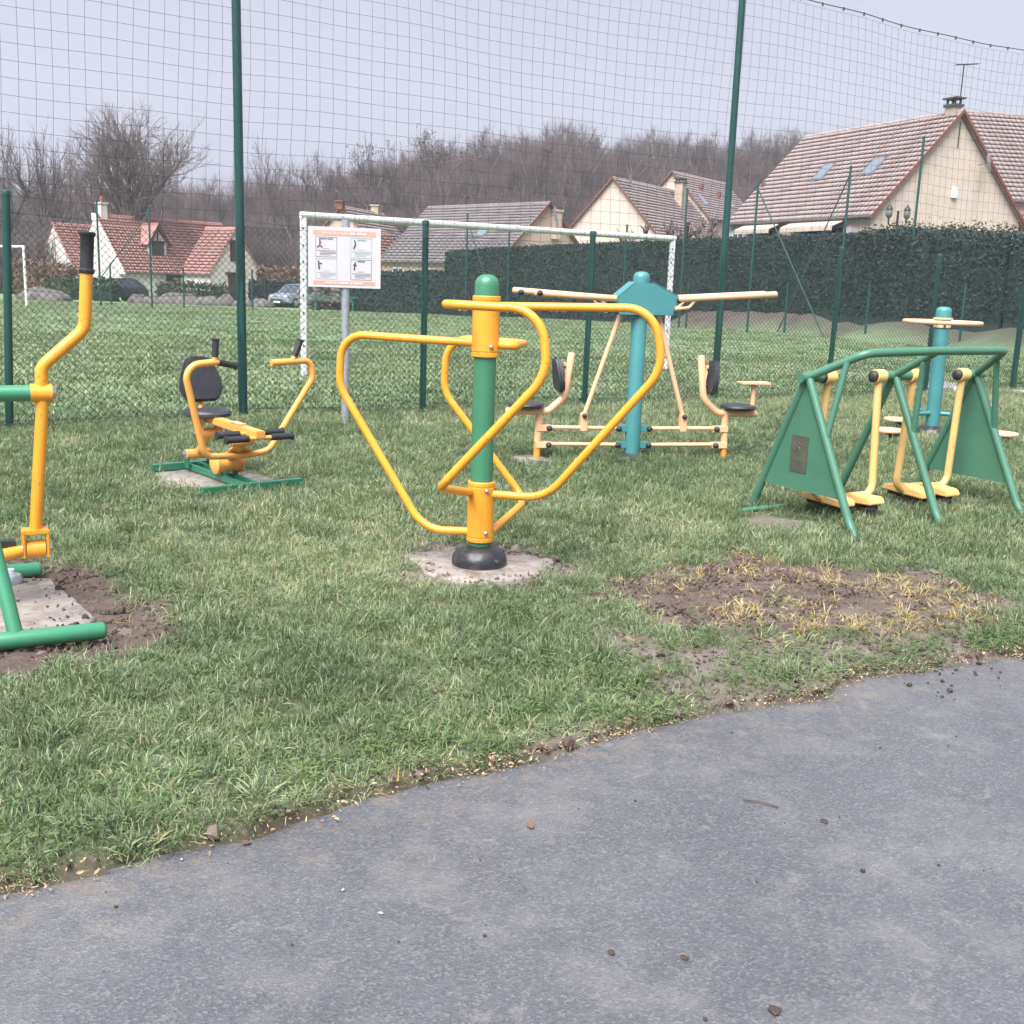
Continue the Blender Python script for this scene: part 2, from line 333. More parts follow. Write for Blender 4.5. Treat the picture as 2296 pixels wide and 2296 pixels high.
def ground_mat():
    m, nt, b, _ = mat_new('lawn_ground'); v = coords(nt)
    def att(n): a = N(nt, 'ShaderNodeAttribute'); a.attribute_name = n; return a.outputs['Fac']
    near = ramp(nt, noise(nt, 6, 7, 0.7, v), [(0.3, (0.070, 0.080, 0.038)), (0.7, (0.125, 0.135, 0.068))])
    far = ramp(nt, noise(nt, 0.55, 8, 0.72, v), [(0.25, (0.095, 0.150, 0.062)), (0.5, (0.140, 0.215, 0.100)), (0.75, (0.195, 0.265, 0.140))])
    far = mix(nt, ramp(nt, noise(nt, 3.1, 6, 0.7, v), [(0.5, (0, 0, 0)), (0.72, (0.75,) * 3)]), far, (0.055, 0.095, 0.040))
    c = mix(nt, att('far'), near, far)
    soil = ramp(nt, noise(nt, 13, 8, 0.72, v), [(0.3, (0.052, 0.036, 0.029)), (0.5, (0.098, 0.069, 0.057)), (0.75, (0.16, 0.12, 0.10))])
    c = mix(nt, att('soil'), c, soil)
    grey = ramp(nt, noise(nt, 11, 8, 0.72, v), [(0.3, (0.12, 0.095, 0.082)), (0.7, (0.22, 0.185, 0.165))]); c = mix(nt, att('mud'), c, grey)
    litter = ramp(nt, noise(nt, 1.7, 8, 0.75, v), [(0.3, (0.048, 0.034, 0.030)), (0.7, (0.10, 0.074, 0.066))]); c = mix(nt, att('litter'), c, litter)
    nt.links.new(c, b.inputs['Base Color']); b.inputs['Roughness'].default_value = 0.85
    bump(nt, b, noise(nt, 38, 8, 0.75, v), 0.8, 0.02); return m
M['ground'] = ground_mat()

def blade_mat(name, stops, trans=0.25, rough=0.45):
    m, nt, b, out = mat_new(name)
    a = N(nt, 'ShaderNodeAttribute'); a.attribute_type = 'INSTANCER'; a.attribute_name = 'tint'
    a2 = N(nt, 'ShaderNodeAttribute'); a2.attribute_name = 'bcol'
    s = N(nt, 'ShaderNodeMath', operation='ADD'); nt.links.new(a.outputs['Fac'], s.inputs[0]); nt.links.new(a2.outputs['Fac'], s.inputs[1])
    c = ramp(nt, s.outputs[0], stops); nt.links.new(c, b.inputs['Base Color']); b.inputs['Roughness'].default_value = rough
    t = N(nt, 'ShaderNodeBsdfTranslucent'); nt.links.new(c, t.inputs[0]); ms = N(nt, 'ShaderNodeMixShader'); ms.inputs[0].default_value = trans
    nt.links.new(b.outputs[0], ms.inputs[1]); nt.links.new(t.outputs[0], ms.inputs[2]); nt.links.new(ms.outputs[0], out.inputs[0]); return m
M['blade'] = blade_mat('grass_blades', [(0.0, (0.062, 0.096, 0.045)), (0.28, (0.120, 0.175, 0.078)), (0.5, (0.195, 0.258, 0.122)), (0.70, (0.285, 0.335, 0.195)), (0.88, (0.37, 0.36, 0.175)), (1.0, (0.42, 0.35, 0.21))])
M['weed'] = blade_mat('weed_leaves', [(0.0, (0.050, 0.100, 0.030)), (0.5, (0.095, 0.165, 0.045)), (1.0, (0.17, 0.23, 0.075))])
M['straw'] = blade_mat('dead_yellow_grass', [(0.0, (0.30, 0.215, 0.075)), (0.5, (0.44, 0.34, 0.125)), (1.0, (0.50, 0.42, 0.24))])
M['litter_leaf'] = blade_mat('dead_leaves', [(0.0, (0.11, 0.060, 0.038)), (0.5, (0.27, 0.175, 0.105)), (1.0, (0.44, 0.32, 0.21))], 0.1, 0.7)
M['clod'] = blade_mat('soil_clods', [(0.0, (0.046, 0.031, 0.025)), (0.5, (0.092, 0.065, 0.053)), (1.0, (0.19, 0.15, 0.13))], 0.0, 0.85)
M['bark'] = simple('grey_brown_bark', (0.12, 0.098, 0.092), 0.9, var=0.3, scale=2)
M['pale_bark'] = simple('pale_grey_bark', (0.24, 0.215, 0.20), 0.9, var=0.35, scale=1.5)
M['twig'] = simple('brown_twigs', (0.128, 0.098, 0.094), 0.9, var=0.3, scale=0.6)
M['shrub'] = simple('brown_undergrowth', (0.125, 0.094, 0.088), 0.9, var=0.35, scale=0.4)
M['ivy'] = simple('dark_ivy', (0.040, 0.060, 0.032), 0.6, var=0.4, scale=3)
def leaf_mat(name, a, b_):
    m, nt, b, _ = mat_new(name); v = coords(nt)
    c = ramp(nt, noise(nt, 1.3, 7, 0.75, v), [(0.3, a), (0.7, b_)])
    nt.links.new(c, b.inputs['Base Color']); b.inputs['Roughness'].default_value = 0.85; b.inputs['Specular IOR Level'].default_value = .2; return m
M['hedge_dark'] = leaf_mat('dark_hedge_leaves', (0.020, 0.036, 0.034), (0.046, 0.064, 0.058))
M['hedge_green'] = leaf_mat('green_hedge_leaves', (0.035, 0.055, 0.035), (0.075, 0.100, 0.060))
M['hedge_brown'] = leaf_mat('brown_hedge_leaves', (0.11, 0.075, 0.055), (0.21, 0.14, 0.10))
M['windscreen'] = simple('dark_green_screen', (0.012, 0.030, 0.028), 0.75, var=0.25, scale=1.5)

# ------------------------------------------------------------------ terrain, path, pads
PATH = [(-3.2, 1.2), (-1.384, 2.412), (-1.257, 2.49), (-1.095, 2.566), (-1.017, 2.622), (-0.885, 2.736), (-0.753, 2.767), (-0.692, 2.806), (-0.606, 2.909), (-0.509, 2.987), (-0.409, 3.076), (-0.261, 3.175), (-0.042, 3.302), (0.105, 3.372), (0.373, 3.58), (0.566, 3.711), (0.926, 3.9), (1.195, 4.011), (1.476, 4.29), (1.716, 4.377), (2.041, 4.521), (2.3, 4.647), (2.82, 4.863), (3.682, 5.23), (6.5, 6.3)]
PATH_POLY = PATH + [(8.5, 1.0), (8.5, -4.0), (-6.0, -4.0), (-5.0, 0.2)]
SOIL_L = [(-3.6, 5.3), (-2.88, 5.48), (-2.43, 5.61), (-2.09, 5.4), (-1.71, 4.97), (-1.40, 4.41), (-1.5, 4.18), (-1.72, 4.05), (-1.91, 3.89), (-2.3, 3.75), (-3.2, 3.5)]
SLAB_L = [(-3.2, 5.08), (-2.27, 5.23), (-2.07, 4.96), (-1.83, 4.64), (-1.82, 4.47), (-2.35, 4.25), (-2.9, 4.0)]
SLAB_MAIN = [(-0.61, 5.93), (-0.5, 6.03), (-0.37, 6.07), (-0.1, 6.13), (0.09, 6.1), (0.24, 5.98), (0.22, 5.78), (0.12, 5.6), (0.0, 5.5), (-0.14, 5.44), (-0.33, 5.44), (-0.41, 5.54), (-0.46, 5.67), (-0.55, 5.8)]
SOIL_MAIN = [(-0.71, 5.97), (-0.38, 6.28), (0.14, 6.28), (0.39, 5.87), (0.13, 5.52), (-0.21, 5.31), (-0.5, 5.52)]
YELLOW = [(0.48, 5.57), (0.80, 6.02), (1.4, 6.26), (2.0, 6.14), (2.42, 5.74), (2.55, 5.2), (2.2, 4.86), (1.43, 4.71), (0.91, 4.6), (0.55, 4.88)]
BARE = [(0.45, 4.75), (1.1, 4.66), (1.77, 4.86), (2.44, 5.05), (3.2, 5.3), (3.2, 5.0), (2.3, 4.66), (1.62, 4.38), (0.98, 4.02), (0.61, 3.80), (0.40, 4.1)]
SLAB_ROW = [(-2.76, 8.30), (-2.57, 8.66), (-2.18, 8.42), (-1.95, 8.34), (-1.66, 7.99), (-1.76, 7.71), (-2.0, 7.58), (-2.22, 7.56), (-2.45, 7.72), (-2.66, 8.0)]
SLAB_PRESS = [(-0.05, 9.61), (0.08, 9.78), (0.26, 9.79), (0.30, 9.5), (0.21, 9.34), (0.06, 9.3), (-0.02, 9.4)]
SLAB_WALK = [(1.52, 7.25), (1.75, 7.45), (2.02, 7.22), (1.86, 6.98), (1.64, 6.98)]
SLABS = [SLAB_L, SLAB_MAIN, SLAB_ROW, SLAB_PRESS, SLAB_WALK]

FX = [-30, -7.05, -4.85, -2.98, -1.11, 0.89, 2.78, 4.67, 6.59, 8.60, 10.5, 40]; FY = [-5, 8.75, 10.31, 11.91, 13.02, 14.22, 15.38, 16.45, 17.70, 19.05, 20.2, 38]
def beyond(x, y): return np.asarray(y) - np.interp(x, FX, FY)
def path_d(x, y): return sdf(x, y, PATH_POLY)
HEDGE_LINE = [(-8.5, 62.3), (-3.75, 60.2), (7.0, 54.2), (13.7, 44.2), (17.0, 38.0), (24.0, 30.0)]
BANK = [(9.0, 52.2), (13.7, 44.2), (17.0, 38.0), (24.0, 30.0)]
def zt(x, y):
    x = np.asarray(x, float); y = np.asarray(y, float)
    z = -0.0002 * np.clip(np.minimum(y, 75) - 20, 0, None) ** 2
    z = z + 0.85 * (1 - smooth(.4, 2.6, dist_poly(x, y, BANK, False)))
    side = 0.42 + 0.58 * smooth(-42, 6, x)
    z = z + side * (smooth(88, 150, y) * 14.5 + smooth(150, 300, y) * 10)
    z = z + 0.012 * vnoise(x, y, 0.55, 1) * smooth(1, 4, y) * (1 - smooth(18, 30, y)) + 0.05 * vnoise(x, y, 6.0, 2) * smooth(14, 24, y)
    return z
def masks(x, y):
    n1 = vnoise(x, y, 0.23, 3) * 0.09 + vnoise(x, y, 0.09, 4) * 0.05
    soil = np.clip(0.5 - (sdf(x, y, SOIL_L) + n1) / 0.10, 0, 1)
    ye = np.clip(0.5 - (sdf(x, y, YELLOW) + n1 * 2.2) / 0.25, 0, 1)
    soil = np.maximum(soil, ye * .92)
    mud = np.clip(0.5 - (sdf(x, y, SOIL_MAIN) + n1 * 1.5) / 0.12, 0, 1)
    ba = np.clip(0.5 - (sdf(x, y, BARE) + n1 * 2.0) / 0.2, 0, 1)
    mud = np.maximum(np.maximum(mud, ba * 0.9), ye * .45 * smooth(-.3, .5, vnoise(x, y, .3, 8)))
    sl = np.full(np.shape(x), 9.0)
    for s in SLABS[2:]: sl = np.minimum(sl, sdf(x, y, s))
    mud = np.maximum(mud, np.clip(0.6 - (sl + n1) / 0.12, 0, 1) * 0.7)
    pd = path_d(x, y); soil = np.maximum(soil, np.clip(1 - (pd - 0.01 + n1 * 0.5) / 0.055, 0, 1) * 0.8)
    sp = smooth(0.62, 0.8, vnoise(x, y, 0.5, 11) * .6 + vnoise(x, y, 0.17, 12) * .5) * (np.asarray(y) < 14); mud = np.maximum(mud, sp * 0.5)
    return soil, mud, ye, ba, pd

ys = np.concatenate([np.arange(-5, 1.6, .6), np.arange(1.6, 8, .055), np.arange(8, 20, .2), np.arange(20, 100, 1.6), np.arange(100, 310, 6), np.array([330, 360, 400])])
xh = np.concatenate([np.arange(0, 4.2, .06), np.arange(4.2, 12, .35), np.arange(12, 70, 2.5), np.array([72, 90, 120, 160, 220, 300])])
xs = np.concatenate([-xh[:0:-1], xh])
gx, gy = np.meshgrid(xs, ys); fx, fy = gx.ravel(), gy.ravel()
soil, mud, ye, ba, pd = masks(fx, fy)
gz = zt(fx, fy) + np.where(pd < 0.03, -0.035, 0.012) + soil * 0.02 * vnoise(fx, fy, 0.07, 9) * (pd > 0.03)
nx, ny = len(xs), len(ys); ii = (np.arange(ny - 1)[:, None] * nx + np.arange(nx - 1)[None]).ravel()
me = np_mesh('ground', np.stack([fx, fy, gz], 1), np.stack([ii, ii + 1, ii + nx + 1, ii + nx], 1), mat=M['ground'], smooth=True)
hl = dist_poly(fx, fy, HEDGE_LINE, closed=False)
litter = np.maximum(smooth(82, 92, fy), np.clip(1.6 - dist_poly(fx, fy, BANK, False) / 2.2 + 0.3 * vnoise(fx, fy, 1.7, 5), 0, 1))
for nm, arr in (('soil', soil), ('mud', mud), ('far', np.maximum(smooth(-.3, .5, beyond(fx, fy) + .25 * vnoise(fx, fy, .5, 61)), smooth(22, 26, fy))), ('litter', litter)):
    a = me.attributes.new(nm, 'FLOAT', 'POINT'); a.data.foreach_set('value', arr.astype(np.float32))
tag(link('ground', me), kind='structure')

# asphalt path: a raised sheet with an uneven broken edge
edge = []
for i in range(len(PATH) - 1):
    (ax, ay), (bx, by) = PATH[i], PATH[i + 1]; L = math.hypot(bx - ax, by - ay); k = max(1, int(L / 0.025))
    for j in range(k):
        t = j / k; x = ax + (bx - ax) * t; y = ay + (by - ay) * t
        d = float(vnoise(x, y, 0.11, 21)) * 0.014 + float(vnoise(x, y, 0.035, 22)) * 0.008
        edge.append((x - d * .5, y + d))
edge.append(PATH[-1])
rows = [0.0, 0.02, 0.06, 0.12, 0.25, 0.5, 1.0, 2.0, 4.0]
V = []; E_ = []
for k, o in enumerate(rows):
    for (x, y) in edge:
        V.append((x + o * 0.42, y - o * 0.9 - (0 if o < 4 else 3.0), (-0.012 if k == 0 else 0.0) + 0.004 * float(vnoise(x + o, y - o, 0.6, 30)))); E_.append(max(0.0, 1 - o / 0.35))
n = len(edge); Q = [(k * n + i, k * n + i + 1, (k + 1) * n + i + 1, (k + 1) * n + i) for k in range(len(rows) - 1) for i in range(n - 1)]
skirt = len(V); V += [(x, y, -0.05) for (x, y) in edge]; E_ += [1.0] * n; Q += [(i, i + 1, skirt + i + 1, skirt + i) for i in range(n - 1)]
me = np_mesh('asphalt_path', np.array(V), np.array(Q), mat=M['asphalt'], smooth=True)
a = me.attributes.new('edge', 'FLOAT', 'POINT'); a.data.foreach_set('value', np.array(E_, np.float32))
tag(link('asphalt_path', me), kind='structure')

def slab(poly, label, z0=0.02, jit=0.012):
    P = []
    for i in range(len(poly)):
        a, b = poly[i], poly[(i + 1) % len(poly)]; k = max(2, int(math.hypot(b[0] - a[0], b[1] - a[1]) / 0.06))
        for j in range(k):
            t = j / k; P.append((a[0] + (b[0] - a[0]) * t + random.uniform(-jit, jit), a[1] + (b[1] - a[1]) * t + random.uniform(-jit, jit)))
    cx = sum(p[0] for p in P) / len(P); cy = sum(p[1] for p in P) / len(P); m = MB(); n = len(P)
    vs = [(x, y, -0.05) for x, y in P] + [(x, y, z0 - .012) for x, y in P] + [(cx + (x - cx) * .97, cy + (y - cy) * .97, z0) for x, y in P] + [(cx + (x - cx) * .5, cy + (y - cy) * .5, z0 + .004) for x, y in P] + [(cx, cy, z0 + .006)]
    fs = [(r * n + i, r * n + (i + 1) % n, (r + 1) * n + (i + 1) % n, (r + 1) * n + i) for r in range(3) for i in range(n)] + [(3 * n + i, 3 * n + (i + 1) % n, 4 * n) for i in range(n)]
    m.add(vs, fs); return tag(m.build('concrete_pad', M['concrete'], ang=60), label, 'concrete pad')
slab(SLAB_L, 'wet grey concrete pad half covered in mud under the elliptical trainer', 0.03)
slab(SLAB_MAIN, 'pale round concrete pad under the black dome foot of the yellow frame', 0.024, .025)
slab(SLAB_ROW, 'wet concrete pad under the seated rowing machine', 0.02)
slab(SLAB_PRESS, 'small pale concrete pad at the left seat post of the double press machine', 0.02)
slab(SLAB_WALK, 'half buried muddy concrete pad beside the left panel of the air walker', 0.008)

# ------------------------------------------------------------------ geometry-node scatter for uncountable stuff
PROTO = {}
def proto_collection(name, meshes):
    c = bpy.data.collections.new(name)
    for i, m in enumerate(meshes):
        o = bpy.data.objects.new('%s_%02d' % (name, i), m); c.objects.link(o)
    PROTO[name] = (c, len(meshes)); return name
def scatter(name, pts, rot, scl, tint, proto, label, cat=None, mat=None):
    n = len(pts); c, k = PROTO[proto]
    me = bpy.data.meshes.new(name); me.vertices.add(n); me.vertices.foreach_set('co', np.asarray(pts, np.float32).ravel())
    def at(nm, ty, arr):
        a = me.attributes.new(nm, ty, 'POINT'); a.data.foreach_set('vector' if ty == 'FLOAT_VECTOR' else 'value', np.asarray(arr).ravel())
    at('rot', 'FLOAT_VECTOR', rot.astype(np.float32)); at('scl', 'FLOAT_VECTOR', scl.astype(np.float32)); at('tint', 'FLOAT', tint.astype(np.float32))
    at('idx', 'INT', rng.integers(0, k, n).astype(np.int32)); me.update()
    o = link(name, me)
    g = bpy.data.node_groups.new(name + '_scatter', 'GeometryNodeTree')
    g.interface.new_socket('Geometry', in_out='INPUT', socket_type='NodeSocketGeometry'); g.interface.new_socket('Geometry', in_out='OUTPUT', socket_type='NodeSocketGeometry')
    gi = g.nodes.new('NodeGroupInput'); go = g.nodes.new('NodeGroupOutput'); ip = g.nodes.new('GeometryNodeInstanceOnPoints')
    ci = g.nodes.new('GeometryNodeCollectionInfo'); ci.inputs['Collection'].default_value = c; ci.inputs['Separate Children'].default_value = True; ci.inputs['Reset Children'].default_value = True
    def na(nm, ty):
        q = g.nodes.new('GeometryNodeInputNamedAttribute'); q.data_type = ty; q.inputs['Name'].default_value = nm; return q.outputs['Attribute']
    L = g.links.new
    L(gi.outputs[0], ip.inputs['Points']); L(ci.outputs[0], ip.inputs['Instance']); ip.inputs['Pick Instance'].default_value = True
    L(na('idx', 'INT'), ip.inputs['Instance Index']); L(na('rot', 'FLOAT_VECTOR'), ip.inputs['Rotation']); L(na('scl', 'FLOAT_VECTOR'), ip.inputs['Scale'])
    L(ip.outputs[0], go.inputs[0])
    md = o.modifiers.new('scatter', 'NODES'); md.node_group = g
    return tag(o, label, cat, kind='stuff')

def tuft_mesh(name, nb, rad, l0, l1, w, mat, lean=0.9, seg=3, curl=0.7, seed=0):
    r = np.random.default_rng(seed); V = []; Qd = []; T = []; BC = []
    for i in range(nb):
        a = r.uniform(0, 2 * math.pi); q = rad * math.sqrt(r.uniform(0, 1)); bx, by = q * math.cos(a), q * math.sin(a)
        d = a + r.normal(0, 0.9); L = r.uniform(l0, l1); ln = r.uniform(0.15, lean); ww = w * r.uniform(.7, 1.3); bc = r.normal(0, 0.19)
        x, y, z = bx, by, -0.005; th = ln * .5; o = len(V); tw = d + math.pi / 2 + r.normal(0, .5)
        for s in range(seg + 1):
            f = s / seg; hw = ww * (1 - f * 0.55) * .5
            if s < seg:
                V += [(x - math.cos(tw) * hw, y - math.sin(tw) * hw, z), (x + math.cos(tw) * hw, y + math.sin(tw) * hw, z)]; BC += [bc - .14 * (1 - f)] * 2  # blade base darkened: shade low in the turf put into the colour
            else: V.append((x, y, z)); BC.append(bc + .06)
            st = L / seg; x += math.cos(d) * math.sin(th) * st; y += math.sin(d) * math.sin(th) * st; z += math.cos(th) * st; th += curl * ln
        for s in range(seg - 1): Qd.append((o + 2 * s, o + 2 * s + 1, o + 2 * s + 3, o + 2 * s + 2))
        T.append((o + 2 * seg - 2, o + 2 * seg - 1, o + 2 * seg))
    me = np_mesh(name, np.array(V), np.array(Qd), np.array(T), mat)
    a = me.attributes.new('bcol', 'FLOAT', 'POINT'); a.data.foreach_set('value', np.array(BC, np.float32)); return me
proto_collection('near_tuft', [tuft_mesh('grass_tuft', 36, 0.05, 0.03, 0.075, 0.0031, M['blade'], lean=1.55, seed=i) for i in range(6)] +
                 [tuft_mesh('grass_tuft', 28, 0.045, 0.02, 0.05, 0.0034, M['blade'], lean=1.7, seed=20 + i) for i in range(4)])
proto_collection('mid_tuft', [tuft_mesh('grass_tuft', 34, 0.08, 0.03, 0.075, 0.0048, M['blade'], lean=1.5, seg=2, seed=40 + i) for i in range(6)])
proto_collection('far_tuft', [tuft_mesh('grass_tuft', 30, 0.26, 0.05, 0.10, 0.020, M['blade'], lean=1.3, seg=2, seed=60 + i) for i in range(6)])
proto_collection('straw_tuft', [tuft_mesh('straw_tuft', 12, 0.03, 0.05, 0.11, 0.0045, M['straw'], lean=1.4, curl=.9, seed=80 + i) for i in range(5)])
def weed_mesh(seed):
    r = np.random.default_rng(seed); V = []; Q = []; BC = []
    for i in range(22):
        a = r.uniform(0, 2 * math.pi); q = r.uniform(0.004, 0.05); x, y, z = q * math.cos(a), q * math.sin(a), r.uniform(.006, .035); s = r.uniform(.0045, .0105); t = r.uniform(-.5, .5)
        ca, sa = math.cos(a), math.sin(a); o = len(V); bc = r.normal(0, .15)
        for u, w_, h in ((0, 0, 0), (1.0, .62, .25), (2.1, 0, .1), (1.0, -.62, .25)):
            V.append((x + (u * ca - w_ * sa) * s, y + (u * sa + w_ * ca) * s, z + h * s + t * u * s * .4)); BC.append(bc)
        Q.append((o, o + 1, o + 2, o + 3))
    me = np_mesh('weed', np.array(V), np.array(Q), None, M['weed']); a = me.attributes.new('bcol', 'FLOAT', 'POINT'); a.data.foreach_set('value', np.array(BC, np.float32)); return me
proto_collection('weed', [weed_mesh(i) for i in range(6)])
def lump_mesh(name, mat, seed, flat=0.7):
    r = np.random.default_rng(seed); bm = bmesh.new(); bmesh.ops.create_icosphere(bm, subdivisions=1, radius=1.0)
    for v in bm.verts: v.co *= r.uniform(.62, 1.2); v.co.z *= flat
    me = bpy.data.meshes.new(name); bm.to_mesh(me); bm.free(); me.materials.append(mat)
    a = me.attributes.new('bcol', 'FLOAT', 'POINT'); a.data.foreach_set('value', np.full(len(me.vertices), 0, np.float32)); return me
proto_collection('clod', [lump_mesh('soil_clod', M['clod'], i) for i in range(6)])
def leaf_mesh(seed):
    r = np.random.default_rng(seed); L = 1.0; w = r.uniform(.32, .5); c = r.uniform(.05, .4)
    V = [(0, 0, 0), (.35 * L, w, c), (.75 * L, w * .7, c * .8), (L, 0, c * .2), (.75 * L, -w * .7, c), (.35 * L, -w, c * .7), (.5 * L, 0, -.02)]
    me = np_mesh('leaf', np.array(V), None, np.array([(0, 6, 1), (1, 6, 2), (2, 6, 3), (3, 6, 4), (4, 6, 5), (5, 6, 0)]), M['litter_leaf'])
    a = me.attributes.new('bcol', 'FLOAT', 'POINT'); a.data.foreach_set('value', np.full(7, r.normal(0, .1), np.float32)); return me
proto_collection('leaf', [leaf_mesh(i) for i in range(5)])

def rnd_rot(n, tilt=0.15): return np.stack([rng.normal(0, tilt, n), rng.normal(0, tilt, n), rng.uniform(0, 2 * math.pi, n)], 1)
def field_pts(n, y0, y1, wide=0.62, off=0.9, power=1.0):
    y = y0 + (y1 - y0) * rng.uniform(0, 1, n) ** power; x = rng.uniform(-1, 1, n) * (wide * y + off); return x, y
def area(y0, y1, wide=0.62, off=0.9): return (wide * (y1 * y1 - y0 * y0) + 2 * off * (y1 - y0))
def slab_d(x, y):
    d = np.full(len(x), 9.0)
    for s in SLABS: d = np.minimum(d, sdf(x, y, s))
    return d
def uniform_strip(dens, y0, y1):
    n = int(dens * area(y0, y1)); yy = np.sqrt(rng.uniform(0, 1, n) * (y1 * y1 - y0 * y0) + y0 * y0); xx = rng.uniform(-1, 1, n) * (0.62 * yy + 0.9); return xx, yy
def grow(dens, y0, y1, keep):
    x, y = uniform_strip(dens, y0, y1); soil, mud, ye, ba, pd = masks(x, y); sd = slab_d(x, y)
    p = keep(x, y, soil, mud, ye, ba, pd, sd) * np.clip(.5 - (beyond(x, y) - .1 + .2 * vnoise(x, y, .5, 62)) / .5, 0, 1); k = rng.uniform(0, 1, len(x)) < p; return x[k], y[k]
def tint_at(x, y, base=0.46):
    return base + 0.13 * vnoise(x, y, 0.8, 41) + 0.18 * vnoise(x, y, 0.22, 42) + 0.08 * vnoise(x, y, 3.0, 43) + rng.normal(0, .10, len(x))
lawn = lambda x, y, soil, mud, ye, ba, pd, sd: np.where((pd < 0.0) | (sd < 0.015), 0, (1 - soil * 0.97) * (1 - mud * 0.75) * (1 - ba * 0.72) * (1 - ye * .93)) * (0.74 + 0.26 * smooth(-.8, .3, vnoise(x, y, 0.33, 44)))
def lawn_scatter(name, dens, y0, y1, proto, s0, s1, label, base):
    x, y = grow(dens, y0, y1, lawn); n = len(x); hgt = 0.85 + 0.35 * vnoise(x, y, 0.45, 45) + 0.2 * vnoise(x, y, 0.15, 46)
    pd = path_d(x, y); hgt = hgt * (0.45 + 0.55 * smooth(0.0, 0.35, pd)); s = rng.uniform(s0, s1, n)
    scatter(name, np.stack([x, y, zt(x, y) + 0.010], 1), rnd_rot(n, .32), np.stack([s, s, s * np.clip(hgt, .35, 1.5)], 1), tint_at(x, y, base), proto, label, 'grass')
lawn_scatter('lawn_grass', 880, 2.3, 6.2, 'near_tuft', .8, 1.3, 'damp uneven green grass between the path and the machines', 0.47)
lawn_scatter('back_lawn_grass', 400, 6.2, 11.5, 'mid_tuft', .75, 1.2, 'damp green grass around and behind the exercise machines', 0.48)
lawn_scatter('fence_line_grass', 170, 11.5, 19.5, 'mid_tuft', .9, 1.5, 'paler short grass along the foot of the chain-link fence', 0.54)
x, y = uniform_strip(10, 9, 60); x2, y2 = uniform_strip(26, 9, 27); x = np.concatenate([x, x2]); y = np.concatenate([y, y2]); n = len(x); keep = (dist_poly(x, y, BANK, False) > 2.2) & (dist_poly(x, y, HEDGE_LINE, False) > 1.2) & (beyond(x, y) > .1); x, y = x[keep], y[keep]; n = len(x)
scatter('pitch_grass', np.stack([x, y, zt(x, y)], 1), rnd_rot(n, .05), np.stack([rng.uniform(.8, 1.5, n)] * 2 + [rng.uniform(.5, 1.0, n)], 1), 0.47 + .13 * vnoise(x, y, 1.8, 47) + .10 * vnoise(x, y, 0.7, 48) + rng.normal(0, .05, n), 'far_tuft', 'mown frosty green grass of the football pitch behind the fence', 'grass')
# clumps of longer grass
x, y = uniform_strip(5, 2.6, 12); sd = slab_d(x, y); soil, mud, ye, ba, pd = masks(x, y); k = (pd > .15) & (sd > .05) & (soil < .3); x, y = x[k], y[k]
x = np.repeat(x, 7) + rng.normal(0, .05, len(x) * 7); y = np.repeat(y, 7) + rng.normal(0, .05, len(y) * 7); n = len(x); s = rng.uniform(1.0, 1.5, n)
k2 = slab_d(x, y) > .02; x, y, s = x[k2], y[k2], s[k2]; n = len(x)
scatter('long_grass_clumps', np.stack([x, y, zt(x, y) + .01], 1), rnd_rot(n, .2), np.stack([s, s, s * rng.uniform(1.0, 1.5, n)], 1), tint_at(x, y, .40), 'near_tuft', 'darker clumps of longer grass standing in the lawn', 'grass')
# weeds near the path edge and round the bare soil
def weedp(x, y, soil, mud, ye, ba, pd, sd):
    a = (pd > 0.005) * (sd > .02) * (1 - smooth(.25, .8, pd)) * .8 + ba * .45 * (pd > .01) + .22 * smooth(.1, .6, vnoise(x, y, .6, 50)); return np.where((pd < .005) | (sd < .01), 0, a) * (1 - .8 * np.maximum(soil * (ba < .1), ye))
x, y = grow(190, 2.3, 9, weedp); n = len(x); s = rng.uniform(.7, 1.35, n)
scatter('low_weeds', np.stack([x, y, zt(x, y) + .012], 1), rnd_rot(n, .1), np.stack([s, s, s], 1), .5 + .25 * vnoise(x, y, .4, 51) + rng.normal(0, .1, n), 'weed', 'small leafy green weeds growing through grass along the asphalt edge', 'weeds')
# yellow dead grass on the killed patch
def yel(x, y, soil, mud, ye, ba, pd, sd): return ye * (0.16 + 0.9 * smooth(.55, 1.9, x) * smooth(-.5, .35, vnoise(x, y, .26, 52))) * (pd > .02)
x, y = grow(330, 4.3, 6.7, yel); n = len(x); s = rng.uniform(.55, 1.05, n)
scatter('dead_yellow_grass', np.stack([x, y, zt(x, y) + .012], 1), rnd_rot(n, .35), np.stack([s, s, s * .55], 1), rng.normal(.55, .22, n), 'straw_tuft', 'dead yellow grass lying on the bare brown soil patch', 'dead grass')
x, y = grow(16, 2.4, 8, lambda x, y, soil, mud, ye, ba, pd, sd: (pd > .02) * (sd > .03) * .8); n = len(x); s = rng.uniform(.5, 1.0, n)
scatter('straw_wisps', np.stack([x, y, zt(x, y) + .012], 1), rnd_rot(n, .4), np.stack([s, s, s * .6], 1), rng.normal(.6, .2, n), 'straw_tuft', 'thin straw wisps mixed through the green lawn', 'dead grass')
